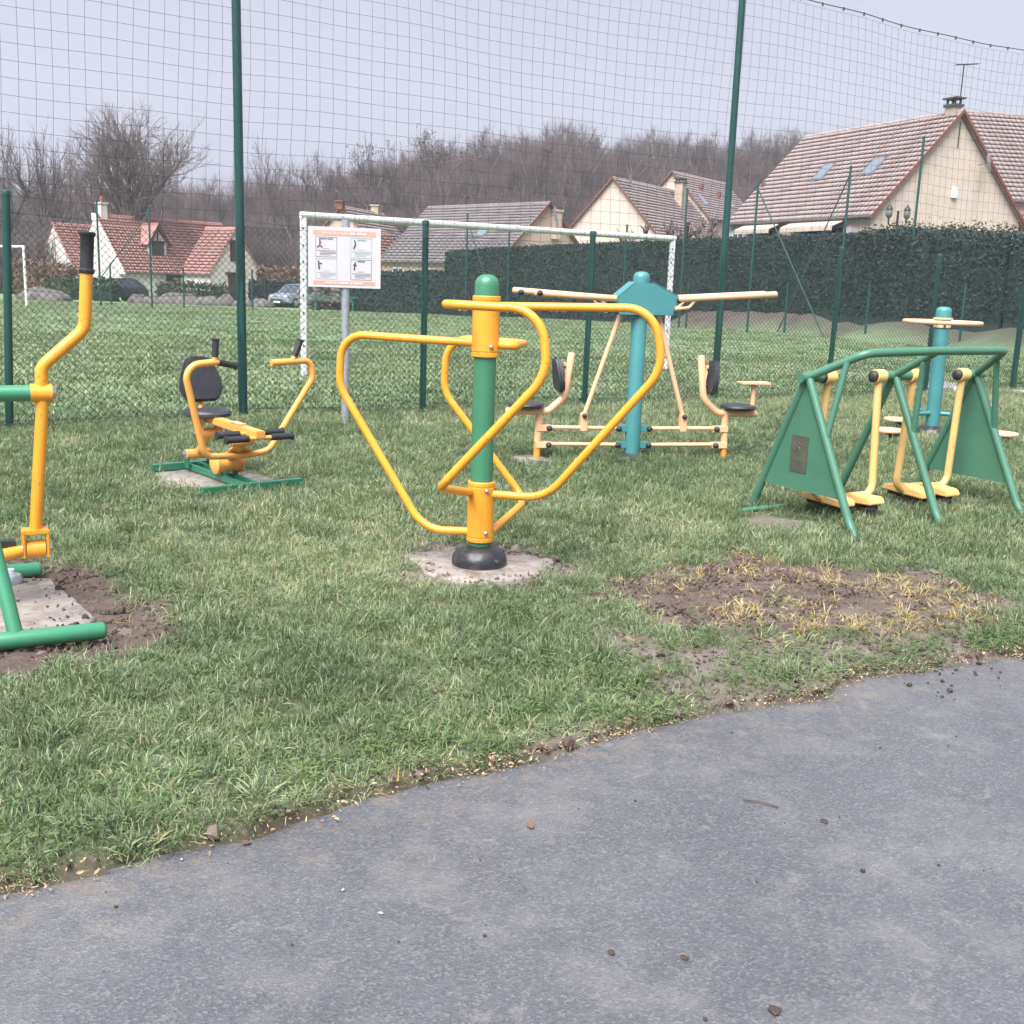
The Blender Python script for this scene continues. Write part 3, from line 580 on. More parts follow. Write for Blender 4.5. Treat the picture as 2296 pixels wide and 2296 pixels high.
# soil clods
def clodp(x, y, soil, mud, ye, ba, pd, sd): return np.where(pd < .01, 0, soil * .7 + mud * .35) * np.where(sd < .02, .0, 1)
x, y = grow(2600, 2.3, 6.8, clodp); n = len(x); s = rng.gamma(2.0, .0032, n) + .003
scatter('soil_clods', np.stack([x, y, zt(x, y) + .014], 1), rnd_rot(n, 1.2), np.stack([s, s, s * .8], 1), rng.normal(.42, .18, n), 'clod', 'loose crumbly brown soil on the bare patches', 'soil')
n = 900; P = np.array(SLAB_L); x = rng.uniform(-2.9, -1.8, n); y = rng.uniform(4.3, 5.25, n); k = (sdf(x, y, SLAB_L) < -.01) & (rng.uniform(0, 1, n) < np.clip(.05 + smooth(-.22, .02, sdf(x, y, SLAB_L)) * .7, 0, 1)); x, y = x[k], y[k]; n = len(x); s = rng.gamma(1.6, .0032, n) + .002
scatter('mud_crumbs', np.stack([x, y, np.full(n, .036)], 1), rnd_rot(n, 1.), np.stack([s, s, s * .7], 1), rng.normal(.35, .15, n), 'clod', 'dark mud crumbs spilled over the wet concrete pad', 'soil')
n = 700; x = rng.uniform(-.7, .42, n); y = rng.uniform(5.4, 6.3, n); d = sdf(x, y, SLAB_MAIN); k = (d < .05) & (rng.uniform(0, 1, n) < smooth(-.13, .03, d) * .7); x, y = x[k], y[k]; n = len(x); s = rng.gamma(1.8, .0035, n) + .003
scatter('pad_rubble', np.stack([x, y, np.full(n, .03)], 1), rnd_rot(n, 1.), np.stack([s, s, s * .7], 1), rng.normal(.85, .15, n), 'clod', 'pale crumbs of soil and rubble on the rim of the round pad', 'soil')
# dead leaf and straw litter where the lawn meets the asphalt
t = rng.integers(0, len(edge), 13000); ex = np.array(edge); off = rng.normal(0.012, .034, 13000); dens = .25 + .75 * smooth(-.1, .5, vnoise(ex[t, 0], ex[t, 1], .3, 55)); k = rng.uniform(0, 1, 13000) < dens; t, off = t[k], off[k]; n = len(t)
x = ex[t, 0] - .4 * off + rng.normal(0, .01, n); y = ex[t, 1] + .9 * off; s = rng.gamma(2.0, .0019, n) + .003
scatter('leaf_litter', np.stack([x, y, np.where(off > .01, .02, .006)], 1), rnd_rot(n, .5), np.stack([s * rng.uniform(.8, 2.2, n), s * rng.uniform(.4, 1, n), s], 1), rng.normal(.72, .2, n), 'leaf', 'tan dead leaf litter lining the broken asphalt edge', 'leaf litter')

# ------------------------------------------------------------------ main machine: yellow double dip frame on a green post
Y_ = M['yellow']
t = thing('dip_frame', 'yellow looped tube parallel-bar frame on a green post, nearest the path', 'exercise machine', (-0.17, 5.8, 0.0), R(-17))
m = MB(); m.lathe([(.150, .022), (.152, .05), (.146, .075), (.125, .108), (.095, .128), (.062, .138)], n=32); d = m.build('base_cover', M['dome'], t)
m = MB(); m.box((.12, -.085, .075), (.05, .012, .012), Matrix.Rotation(R(-35), 3, 'Z')); m.build('slot', M['soot'], d)
m = MB(); m.lathe([(.063, .13), (.063, .215)], n=32); m.build('collar', M['green'], t)
m = MB(); m.lathe([(.060, .12), (.060, 1.50)], n=32); m.build('post', M['green'], t)
m = MB(); m.lathe([(.0635, 1.47), (.0635, 1.522), (.061, 1.54), (.052, 1.558), (.036, 1.571), (.015, 1.577)], n=32); m.build('cap', M['green'], t)
for z0, z1 in ((1.152, 1.468), (.157, .488)):
    m = MB(); m.lathe([(.070, z0), (.0735, z0 + .004), (.0735, z0 + .022), (.071, z0 + .024), (.071, z0 + .030), (.0735, z0 + .032), (.072, z0 + .05), (.072, z1 - .05), (.0735, z1 - .032), (.071, z1 - .030), (.071, z1 - .024), (.0735, z1 - .022), (.0735, z1 - .004), (.070, z1)], n=36)
    sl = m.build('sleeve', Y_, t)
    for bz in ((z0 + .055,) if z0 > 1 else (z0 + .055, z1 - .045)):
        b = MB(); a = R(-63 + 17); b.lathe([(.0135, 0), (.0135, .004), (.010, .010), (.004, .013)], (.071 * math.cos(a), .071 * math.sin(a), bz), 14, (math.cos(a), math.sin(a), 0)); b.build('bolt', M['steel'], sl)
tr = .0215
def loop(pts, rad): MB().tube(fillet(pts, rad, 10), tr, 14).build('bar', Y_, t)
loop([(.06, 0, 1.418), (.885, 0, 1.438), (.945, 0, 1.14), (.36, 0, .425), (.05, 0, .42)], [.17, .22, .24])
loop([(-.06, 0, 1.222), (-.83, 0, 1.235), (-.845, 0, .95), (-.33, 0, .185), (-.05, 0, .205)], [.14, .2, .22])
loop([(-.05, -.02, 1.418), (-.18, -.0, 1.42), (.0, -.61, 1.430), (.47, -.61, 1.425), (.515, -.61, 1.13), (-.0, -.64, .555), (-.045, -.03, .425)], [.10, .10, .17, .22, .09])
loop([(.05, .02, 1.22), (.165, .0, 1.215), (.04, .6, 1.200), (-.445, .6, 1.212), (-.455, .6, .89), (.075, .61, .275), (.05, .03, .205)], [.10, .10, .15, .2, .11])
# hanging water drops under the bars
dr = MB()
for pa, pb in (((.1, 0, 1.397), (.75, 0, 1.412)), ((-.15, 0, 1.20), (-.72, 0, 1.212)), ((.05, -.61, 1.407), (.4, -.61, 1.404))):
    for k in range(9):
        f = random.random(); q = [pa[i] + (pb[i] - pa[i]) * f for i in range(3)]; dr.ball((q[0], q[1], q[2] - .001), .0035, 6, (1, 1, 1.2))
wm, nt, b, _ = mat_new('water_drop'); b.inputs['Base Color'].default_value = (.9, .9, .9, 1); b.inputs['Roughness'].default_value = .03; b.inputs['Transmission Weight'].default_value = 1.0; b.inputs['IOR'].default_value = 1.33
tag(dr.build('water_drops', wm, t), kind='stuff')

# ------------------------------------------------------------------ double press machine (teal post, two seats)
PE = M['peach']
t = thing('press_machine', 'faded orange and teal double chest press with two black seats', 'exercise machine', (1.07, 9.85, 0.0), R(12))
m = MB(); m.lathe([(.155, .012), (.155, .025), (.14, .04), (.095, .055), (.075, .06)], n=28); m.build('base_cover', M['rubber'], t)
m = MB(); m.lathe([(.070, .03), (.070, 1.58), (.068, 1.585)], n=28); m.build('post', M['teal'], t)
m = MB(); m.lathe([(.074, 1.56), (.074, 1.62), (.069, 1.645), (.052, 1.664), (.02, 1.673)], n=28); m.build('cap', M['teal'], t)
plate = [(-.29, 0, 1.41), (-.085, 0, 1.575), (.085, 0, 1.575), (.34, 0, 1.455), (.345, 0, 1.425), (.285, 0, 1.375), (.28, 0, 1.30), (-.22, 0, 1.295), (-.225, 0, 1.36), (-.30, 0, 1.395)]
for yo in (-.10, .09): MB().prism(plate, (0, yo, 0), (0, yo + .012, 0)).build('side_plate', M['teal'], t, bevel=.004)
MB().prism([(-.285, -.10, 1.412), (-.085, -.10, 1.578), (-.085, .10, 1.578), (-.285, .10, 1.412)], (0, 0, 0), (0, 0, .006)).build('hood', M['teal'], t)
MB().prism([(.085, -.10, 1.578), (.335, -.10, 1.46), (.335, .10, 1.46), (.085, .10, 1.578)], (0, 0, 0), (0, 0, .006)).build('hood', M['teal'], t)
def knob(p, parent, r=.026, ax=(0, -1, 0)):
    MB().lathe([(r, 0), (r, .012), (r * .9, .022), (r * .5, .032), (r * .1, .035)], p, 16, ax).build('knob', M['rubber'], parent)
for y0 in (-.13, .12):
    a = MB().rtube([(-.98 if y0 < 0 else -1.12, y0, 1.46 if y0 < 0 else 1.475), (-.27, y0, 1.435)], .028, 14).build('press_arm', PE, t); knob((-.95 if y0 < 0 else -1.06, y0 - .02, 1.46), a); 
    MB().tube(fillet([(-.40, y0, 1.43), (-.37, y0, 1.38), (-.27, y0, 1.375)], .04), .012, 8).build('stop_hook', PE, a)
    a = MB().rtube([(.32, y0, 1.448), (1.22, y0, 1.515)], .028, 14).build('press_arm', PE, t)
    MB().tube(fillet([(.46, y0, 1.44), (.41, y0, 1.375), (.28, y0, 1.36)], .05), .014, 8).build('stop_hook', PE, a)
knob((-.29, -.108, 1.425), t); knob((.325, -.108, 1.435), t)
for sx in (-1, 1):
    st = MB().tube([(.18 * sx, 0, 1.29), (.465 * sx, 0, .40)], .021, 12).build('strut', PE, t)
    MB().prism([(.44 * sx, 0, .26), (.50 * sx, 0, .26), (.50 * sx, 0, .41), (.47 * sx, 0, .43), (.44 * sx, 0, .41)], (0, -.035, 0), (0, .035, 0)).build('bracket', PE, st, bevel=.004); knob((.47 * sx, -.035, .40), st, .022)
    for z in (.285, .135):
        ln = MB().tube([(.14 * sx, 0, z), (.80 * sx, 0, z + .005)], .018, 12).build('link_bar', PE, t)
        MB().box((.105 * sx, 0, z), (.10, .06, .06)).build('lug', M['teal'], ln, bevel=.004); MB().box((.835 * sx, 0, z), (.14, .075, .055)).build('lug', PE, ln, bevel=.004)
        knob((.145 * sx, -.03, z), ln, .026); knob((.79 * sx, -.037, z), ln, .026)
    sp = MB().tube([(.885 * sx, 0, .16), (.878 * sx, 0, .43)], .032, 14).build('seat_post', PE, t)
    MB().tube([(.886 * sx, 0, .0), (.885 * sx, 0, .16)], .031, 14).build('post_foot', M['peach_deep'], sp)
    fr = MB().rtube(fillet([(1.17 * sx, 0, .43), (.80 * sx, 0, .43), (.655 * sx, 0, .56), (.605 * sx, 0, .94)], [.10, .14]), .032, 14).build('seat_frame', PE, t)
    m = MB(); m.lathe([(.13, .465), (.155, .475), (.162, .49), (.155, .505), (.13, .512), (.02, .50)], (1.0 * sx, 0, 0), 24); m.build('seat', M['pad'], t)
    # contoured backrest, wider low down
    bk = []
    for zz, w in ((0, .10), (.05, .145), (.12, .155), (.20, .125), (.27, .10), (.31, .06)): bk.append((w, zz))
    prof = [(0, w, zz) for w, zz in bk] + [(0, -w, zz) for w, zz in bk[::-1]]
    tilt = Matrix.Rotation(R(8 * sx), 3, 'Y'); base = Vector((.70 * sx, 0, .605))
    P = [base + tilt @ Vector(p) for p in prof]
    MB().prism(P, tilt @ Vector((-.022, 0, 0)), tilt @ Vector((.024, 0, 0))).build('backrest', M['pad'], t, bevel=.016)
    bp = MB().box((.655 * sx, 0, .76), (.016, .05, .22), tilt).build('backrest_plate', PE, t)
    for zz in (.69, .83): MB().ball((.668 * sx, -.027, zz), .011, 8).build('bolt', M['soot'], bp)
g = MB().tube(fillet([(1.08, 0, .44), (1.14, 0, .46), (1.135, 0, .70)], .04), .022, 12).build('knee_support', PE, t)
MB().box((1.135, 0, .712), (.28, .14, .022)).build('support_plate', PE, g, bevel=.004)

# ------------------------------------------------------------------ rowing machine
t = thing('rowing_machine', 'small orange seated rowing machine with black backrest on dark green floor frame', 'exercise machine', (-2.26, 8.15, 0.0), R(-50))
GB = M['green_base']; OY = M['peach_deep'] if False else paint('sun_faded_orange_paint', (0.78, 0.37, 0.085), amt=0.12, rough=0.45)
MB().box((-.42, -.02, .055), (.06, .60, .05)).build('rear_beam', GB, t, bevel=.004)
fb = MB().box((.63, .0, .055), (.06, .78, .05)).build('front_beam', GB, t, bevel=.004)
for yy in (-.05, .05): MB().box((.10, yy, .055), (1.02, .035, .045)).build('spine_rail', GB, t, bevel=.004)
for yy in (-.26, .22): MB().lathe([(.015, .03), (.015, .09), (.006, .095)], (-.42, yy, 0), 10).build('anchor_bolt', M['steel'], t)
for yy in (-.09, .09): MB().box((-.30, yy, .12), (.07, .012, .12)).build('rear_bracket', GB, t)
for yy in (-.06, .06): MB().box((.22, yy, .11), (.07, .012, .12)).build('front_bracket', GB, t)
pv = MB().tube([(-.30, -.10, .16), (-.30, .10, .16)], .038, 16).build('rear_pivot', OY, t)
for yy, s in ((-.10, -1), (.10, 1)): MB().lathe([(.030, 0), (.028, .012), (.012, .024)], (-.30, yy, .16), 14, (0, s, 0)).build('pivot_cap', M['steel'], pv)
MB().tube([(-.30, 0, .16), (-.10, 0, .34)], .030, 14).build('rear_link', OY, t)
up = MB().tube([(-.09, -.10, .345), (-.09, .10, .345)], .038, 16).build('upper_pivot', OY, t)
for yy, s in ((-.10, -1), (.10, 1)): MB().lathe([(.030, 0), (.028, .012), (.012, .024)], (-.09, yy, .345), 14, (0, s, 0)).build('pivot_cap', M['steel'], up)
for yy in (-.06, .06): MB().box((-.09, yy, .40), (.07, .012, .12)).build('seat_bracket', OY, t)
beam = MB().box((.30, 0, .45), (.92, .075, .055), Matrix.Rotation(R(1.5), 3, 'Y')).build('seat_beam', OY, t, bevel=.006)
MB().box((.40, 0, .482), (.16, .06, .004), Matrix.Rotation(R(1.5), 3, 'Y')).build('rating_label', M['peach'], beam)
dm = MB().tube([(.22, -.085, .165), (.22, .085, .165)], .070, 20).build('drum', OY, t)
for s in (-1, 1): MB().lathe([(.078, 0), (.078, .018), (.055, .032), (.02, .04)], (.22, .085 * s, .165), 20, (0, s, 0)).build('drum_disc', OY, dm)
MB().tube([(.24, 0, .20), (.44, 0, .335)], .038, 14).build('yoke_stem', OY, t)
yp = MB().tube([(.45, -.08, .35), (.45, .08, .35)], .034, 16).build('yoke_pivot', OY, t)
for yy, s in ((-.08, -1), (.08, 1)): MB().lathe([(.028, 0), (.026, .012), (.012, .022)], (.45, yy, .35), 14, (0, s, 0)).build('pivot_cap', M['steel'], yp)
hb = MB().tube(fillet([(.50, -.20, .93), (.50, -.44, .91), (.47, -.29, .265), (.38, .05, .235), (.45, .22, .27), (.50, .56, .80), (.50, .54, .93), (.50, .22, .915)], [.11, .10, .1, .10, .09, .07]), .024, 14).build('handle_frame', OY, t)
for pa, pb in (((.50, -.205, .93), (.50, -.05, .90)), ((.50, -.21, .945), (.50, -.20, 1.09)), ((.50, .40, .94), (.50, .46, 1.08))):
    pa, pb = Vector(pa), Vector(pb); ax = (pb - pa).normalized(); L = (pb - pa).length; MB().tube([pa - ax * .025, pa + ax * .03], .02, 12).build('grip_stub', OY, hb)
    MB().lathe([(.023, .02), (.023, L - .012), (.029, L - .010), (.029, L), (.022, L + .002)], pa, 16, ax).build('grip', M['rubber'], hb)
for x, dz in ((.60, .0), (.74, -.015)):
    for s in (-1, 1):
        pa = Vector((x, .035 * s, .43 + dz)); MB().tube([pa, pa + Vector((0, .06 * s, 0))], .016, 10).build('foot_peg', OY, t)
        MB().lathe([(.024, .05), (.024, .21), (.030, .212), (.030, .222), (.02, .224)], pa, 16, (0, s, 0)).build('peg_grip', M['rubber'], t)
for s in (-1, 1): MB().prism([(.30, 0, .21), (.40, .17 * s, .245), (.42, .02 * s, .31)], (0, 0, -.006), (0, 0, .006)).build('gusset', OY, t)
m = MB(); n = 28; ring = lambda z, k, dz=0: [(-.12 + .19 * k * math.cos(2 * math.pi * i / n) * (1 if math.cos(2 * math.pi * i / n) < 0 else 1.1), .175 * k * math.sin(2 * math.pi * i / n), z + dz * abs(math.sin(2 * math.pi * i / n))) for i in range(n)]
lv = [ring(.475, .9), ring(.485, 1.0), ring(.505, 1.0), ring(.515, .92, .012), ring(.508, .5, .004), ring(.506, .1)]
m.add([p for l in lv for p in l], [(r * n + i, r * n + (i + 1) % n, (r + 1) * n + (i + 1) % n, (r + 1) * n + i) for r in range(5) for i in range(n)] + [tuple(range(n))[::-1], tuple(5 * n + i for i in range(n))]); m.build('seat', M['pad'], t)
bk = [(.0, .10), (.03, .15), (.10, .175), (.18, .165), (.26, .135), (.32, .11), (.35, .075)]
tilt = Matrix.Rotation(R(-12), 3, 'Y'); base = Vector((-.30, .05, .56)); P = [base + tilt @ Vector((0, w, zz)) for zz, w in bk] + [base + tilt @ Vector((0, -w, zz)) for zz, w in bk[::-1]]
MB().prism(P, tilt @ Vector((-.03, 0, 0)), tilt @ Vector((.025, 0, 0))).build('backrest', M['pad'], t, bevel=.02)
MB().tube(fillet([(-.16, 0, .47), (-.30, .03, .48), (-.36, .05, .60), (-.41, .05, .80)], [.05, .05]), .022, 10).build('backrest_stem', OY, t)

# ------------------------------------------------------------------ air walker
GW = M['green_walker']; YO = M['yellow_old']
t = thing('air_walker', 'dull green double air walker with triangular side panels and yellow pedal arms', 'exercise machine', (1.96, 7.3, 0.0), R(30.7))
for s in (0.0, .84, 1.72):
    MB().tube(fillet([(s, .02, .975), (s, -.43, .10), (s, -.50, .0), (s, -.53, -.04)], [.35, .1]), .028, 14).build('front_leg', GW, t)
    MB().tube(fillet([(s, .05, .975), (s, .44, .10), (s, .48, -.03)], [.35]), .028, 14).build('rear_leg', GW, t)
    ex = {0.0: (-.06, .22), .84: (-.16, .22), 1.72: (-.15, .08)}[s]
    MB().tube([(s + ex[0], .045, .985), (s + ex[1], .045, .985)], .034, 16).build('hinge_tube', GW, t)
    MB().tube([(s + (.10 if s < .1 else 0 if s < 1 else -.10), -.20, 1.105), (s, -.175, .60)], .022, 12).build('brace', GW, t)
MB().tube(fillet([(0, .045, .985), (.16, -.30, 1.17), (.84, -.31, 1.185), (1.56, -.30, 1.185), (1.72, .045, .985)], [.10, .3, .07]), .029, 14).build('hand_rail', GW, t)
MB().tube([(.84, .045, .985), (.84, -.30, 1.18)], .027, 12).build('rail_arm', GW, t)
for s, pl in ((0.0, True), (1.72, False)):
    P = [(s, .055, .93), (s, .405, .225), (s, -.355, .225), (s, .01, .93)]
    pn = MB().prism(P, (-.006, 0, 0), (.006, 0, 0)).build('side_panel', GW, t)
    if pl:
        pq = MB().prism([(s - .007, .125, .345), (s - .007, -.03, .345), (s - .007, -.03, .595), (s - .007, .125, .595)], (-.003, 0, 0), (0, 0, 0)).build('plaque', M['plaque'], pn)
        mk = MB()
        for (ya, yb, za, zb) in ((.06, .055, .555, .52), (.055, .075, .52, .49), (.055, .04, .52, .50), (.055, .03, .545, .535)): mk.tube([(s - .0105, ya, za), (s - .0105, yb, zb)], .0035, 5)
        for q, (w, z) in enumerate(((.03, .465), (.045, .42), (.05, .395), (.05, .375), (.04, .36))): mk.box((s - .0105, .048, z), (.001, w * 2, .004))
        tag(mk.build('engraving', M['ink_dark'], pq), kind='stuff')
def pedal(s_top, side, y_sw, knobside):
    # arm hangs from the hinge and curls under its pedal
    top = Vector((s_top, .045, .985)); a = R(y_sw)
    def sw(p): p = Vector(p) - top; return top + Vector((p.x, p.y * math.cos(a) - p.z * math.sin(a), p.y * math.sin(a) + p.z * math.cos(a)))
    arm = MB().tube(fillet([sw(top), sw(top + Vector((0, 0, -.80))), sw(top + Vector((.14 * side, 0, -.885)))], [.09]), .027, 14).build('pedal_arm', YO, t)
    hub = MB().lathe([(.047, -.045), (.049, -.035), (.049, .035), (.047, .045)], top, 18, (1, 0, 0)).build('hub', YO, arm)
    MB().lathe([(.040, 0), (.040, .018), (.026, .032), (.01, .036)], top + Vector((.045 * knobside, 0, 0)), 16, (knobside, 0, 0)).build('end_cap', M['rubber'], hub)
    c = sw(top + Vector((.15 * side, -.0, -.855)))
    m = MB(); prof = [(-.19, .0), (-.17, .03), (-.06, .035), (.0, .05), (.05, .035), (.17, .012), (.19, -.005), (.19, -.03), (-.19, -.02)]
    m.prism([(0, x, z) for x, z in prof], (-.075, 0, 0), (.075, 0, 0))
    pdl = m.build('pedal', YO, t, bevel=.008); pdl.location = c; pdl.rotation_euler = (R(y_sw), 0, 0)
    MB().box((0, .0, -.042), (.09, .30, .03)).build('pedal_underside', M['timber'], pdl); MB().box((.05 * side, -.175, -.05), (.06, .05, .03)).build('bumper', M['rubber'], pdl, bevel=.006)
pedal(.20, 1, 3, -1); pedal(.69, -1, -3, -1); pedal(1.05, 1, 4, 1); pedal(1.58, -1, 2, -1)
for pa, pb in (((-.22, .36, .03), (.16, .30, .05)), ((.84, .05, .04), (1.02, .02, .03)), ((1.3, -.5, .02), (1.5, -.47, .03))): MB().tube([pa, pb], .018, 10).build('ground_bar', GW, t)

# ------------------------------------------------------------------ waist twister
t = thing('waist_twister', 'teal post waist twister with orange ring handle and three round foot plates', 'exercise machine', (4.68, 12.24, 0.0), 0.0)
m = MB(); m.lathe([(.19, .0), (.185, .05), (.15, .10), (.10, .125), (.085, .13)], n=26); m.build('base_cover', M['dome'], t)
MB().tube([(0, 0, .1), (-.012, 0, 1.36)], .078, 24).build('post', M['teal'], t)
MB().lathe([(.083, 1.33), (.083, 1.39), (.078, 1.415), (.058, 1.433), (.02, 1.44)], (-.012, 0, 0), 24).build('cap', M['teal'], t)
sl = MB().lathe([(.09, 1.215), (.09, 1.30), (.105, 1.302), (.105, 1.318), (.088, 1.322)], (-.012, 0, 0), 24).build('sleeve', PE, t)
MB().ball((-.02, -.092, 1.235), .016, 8).build('bolt', M['soot'], sl)
ringp = [(-.012 + .40 * math.cos(2 * math.pi * k / 40), .40 * math.sin(2 * math.pi * k / 40), 1.272) for k in range(41)]
hr = MB().tube(ringp, .022, 10, cap=False).build('ring_handle', PE, t)
for a in (90, 210, 330): MB().tube([(.08 * math.cos(R(a)), .08 * math.sin(R(a)), 1.27), (.39 * math.cos(R(a)), .39 * math.sin(R(a)), 1.272)], .014, 8).build('spoke', PE, hr)
for a in (212, 100, -28):
    ca, sa = math.cos(R(a)), math.sin(R(a)); r_ = .72
    am = MB().tube(fillet([(.06 * ca, .06 * sa, .27), (.34 * ca, .34 * sa, .27), (.44 * ca, .44 * sa, .06), (r_ * ca, r_ * sa, .03)], [.10, .08]), .024, 12).build('foot_arm', M['teal'], t)
    MB().lathe([(.03, .02), (.03, .09)], (r_ * ca, r_ * sa, 0), 14).build('spindle', M['dark_iron'], am)
    MB().lathe([(.16, .09), (.175, .095), (.178, .11), (.17, .12), (.02, .122)], (r_ * ca, r_ * sa, 0), 28).build('foot_plate', PE, t)

# ------------------------------------------------------------------ elliptical trainer, cut by the left edge of the photograph
G2 = M['mint']
t = thing('elliptical_trainer', 'green elliptical trainer with upright yellow lever and black grip at left edge', 'exercise machine', (-2.1, 4.9, 0.0), R(27))
# local axes: x to the right along the floor tubes, y away from the path
def lw(px, py, pz): return Vector((px, py, pz))
MB().rtube([(.115, -.675, .062), (-.62, -.68, .062)], .036, 16).build('front_floor_tube', G2, t)
MB().rtube([(-.06, .435, .062), (-.80, .435, .062)], .036, 16).build('rear_floor_tube', G2, t)
MB().tube([(-.215, -.665, .08), (-.285, -.48, .50), (-.36, -.28, .98)], .030, 14).build('front_strut', G2, t)
MB().tube([(-.29, -.68, .07), (-.55, -.60, .40)], .030, 14).build('side_strut', G2, t)
MB().tube([(-.45, .42, .08), (-.48, .05, .98)], .030, 14).build('rear_strut', G2, t)
MB().tube([(-.40, -.67, .06), (-.40, .43, .06)], .03, 12).build('floor_spine', G2, t)
cb = MB().tube([(-.07, 0, .985), (-.75, 0, .985)], .036, 18).build('cross_beam', G2, t)
hb = MB().tube([(-.075, 0, .985), (.015, 0, .985)], .0415, 20).build('lever_hub', Y_, t); MB().lathe([(.033, 0), (.032, .006), (.024, .016), (.008, .021)], (.015, 0, .985), 18, (1, 0, 0)).build('hub_cap', M['steel'], hb)
lv = MB().tube(fillet([(.185, 0, 1.54), (.165, 0, 1.27), (-.025, 0, 1.10), (-.028, 0, .93), (-.085, 0, .36)], [.09, .08, .3], 10), .0275, 16).build('lever', Y_, t)
MB().lathe([(.0315, -.005), (.034, .0), (.034, .012), (.029, .016), (.0285, .035), (.0295, .155), (.033, .16), (.036, .164), (.036, .174), (.03, .178)], (.184, 0, 1.52), 20, (.06, 0, 1)).build('grip', M['rubber'], lv)
# fork at the lever's lower end
fk = MB(); fk.box((-.088, 0, .355), (.115, .085, .022)); fk.box((-.139, 0, .295), (.014, .085, .12)); fk.box((-.037, 0, .295), (.014, .085, .12))
fork = fk.build('fork', Y_, lv, bevel=.004)
MB().tube([(-.128, 0, .27), (-.048, 0, .27)], .042, 18).build('bearing', Y_, t)
for x, s in ((-.146, -1), (-.03, 1)): MB().lathe([(.024, 0), (.022, .01), (.008, .016)], (x, 0, .27), 14, (s, 0, 0)).build('pin_cap', M['steel'], fork)
ft = MB().tube([(-.15, -.02, .27), (-.30, -.05, .25)], [.026, .034], 14).build('pedal_link', Y_, t); MB().box((-.22, .02, .30), (.10, .06, .03)).build('stop_block', M['rubber'], ft, bevel=.006)
MB().lathe([(.05, .03), (.055, .05), (.045, .072), (.022, .082)], (-.19, .33, 0), 16).build('anchor_cap', M['galv'], t)
MB().lathe([(.017, .08), (.017, .10)], (-.19, .33, 0), 12).build('anchor_stud', M['white'], t)
MB().box((-.50, .05, .30), (.05, .40, .52)).build('drive_housing', M['timber'], t, bevel=.01)

# ------------------------------------------------------------------ information sign
t = thing('information_sign', 'white fitness information board on grey galvanised post in front of fence', 'sign', (-1.83, 11.72, 0.0), R(10))
MB().tube([(0, .045, 0), (0, .045, 2.12)], .044, 18).build('post', M['galv'], t)
for z in (1.55, 1.92):
    MB().box((0, .02, z), (.13, .02, .03)).build('clamp', M['galv'], t)
sb = MB().box((-.012, -.004, 1.735), (.75, .014, .615)).build('board', M['board'], t)
def rect(name, x0, x1, z0, z1, mat, y=-.0125): MB().add([(x0, y, z0), (x1, y, z0), (x1, y, z1), (x0, y, z1)], [(0, 1, 2, 3)]).build(name, mat, sb, smooth=False)
rect('title_band', -.335, .31, 1.955, 2.005, M['ink_pink']); rect('foot_band', -.335, .31, 1.455, 1.495, M['ink_pink'])
def outline(x0, x1, z0, z1, mat, w=.005):
    m = MB(); y = -.0125
    for a in ((x0, x1, z0, z0 + w), (x0, x1, z1 - w, z1), (x0, x0 + w, z0, z1), (x1 - w, x1, z0, z1)): m.add([(a[0], y, a[2]), (a[1], y, a[2]), (a[1], y, a[3]), (a[0], y, a[3])], [(0, 1, 2, 3)])
    m.build('card_outline', mat, sb, smooth=False)
cards = [(-.31, -.09, 1.735, 1.94, M['ink_grey']), (.05, .27, 1.735, 1.94, M['ink_teal']), (-.31, -.09, 1.51, 1.72, M['ink_pale']), (.05, .27, 1.51, 1.72, M['ink_grey'])]
def text(s, x, z, size, mat, name='lettering'):
    cu = bpy.data.curves.new('text', 'FONT'); cu.body = s; cu.size = size; cu.align_x = 'CENTER'; o = bpy.data.objects.new('text', cu); COL.objects.link(o)
    dg = bpy.context.evaluated_depsgraph_get(); me = bpy.data.meshes.new_from_object(o.evaluated_get(dg)); bpy.data.objects.remove(o)
    me.materials.clear(); me.materials.append(mat); q = link(name, me, sb); q.rotation_euler = (R(90), 0, 0); q.location = (x, -.0145, z); return q
text('ESPACE DE FITNESS', -.115, 1.969, .031, M['white'], 'title_lettering')
for a, b in ((.045, .10), (.115, .215)): rect('unreadable_print', a, b, 1.968, 1.990, M['ink_light'], -.0145)
for a, b in ((-.21, -.13), (-.12, -.09), (-.08, .03), (.05, .07), (.085, .17)): rect('unreadable_print', a, b, 1.467, 1.482, M['ink_light'], -.0145)
figs = [[((0, .05), (0, -.01)), ((0, -.01), (-.028, -.03)), ((0, -.01), (.028, -.03)), ((0, .03), (.012, .018))], [((0, .045), (.008, .01)), ((.008, .01), (-.004, -.02)), ((-.004, -.02), (-.012, -.035))], [((-.012, .045), (-.008, -.03)), ((-.008, .028), (.02, .024)), ((-.008, 0), (-.002, -.03))], [((.006, .04), (-.004, -.03)), ((-.014, .022), (.018, .018))]]
for i, (x0, x1, z0, z1, mt) in enumerate(cards):
    outline(x0, x1, z0, z1, mt); m = MB()
    for (a, b) in figs[i]: m.tube([(x0 + .042 + a[0], -.0125, z1 - .075 + a[1]), (x0 + .042 + b[0], -.0125, z1 - .075 + b[1])], .007, 5)
    m.ball((x0 + .042 + figs[i][0][0][0], -.0125, z1 - .075 + figs[i][0][0][1] + .006), .006, 6, (1, .2, 1)); m.build('pictogram', M['ink_red'] if i == 0 else M['ink_dark'], sb)
    for k in range(4): rect('text_line', x0 + .015 + (.03 if k else .0), x1 - .012 - (.05 if k == 3 else 0), z0 + .02 + (3 - k) * .014, z0 + .0255 + (3 - k) * .014, mt)
    rect('text_line', x0 + .075, x1 - .075, z0 + .082, z0 + .086, mt)
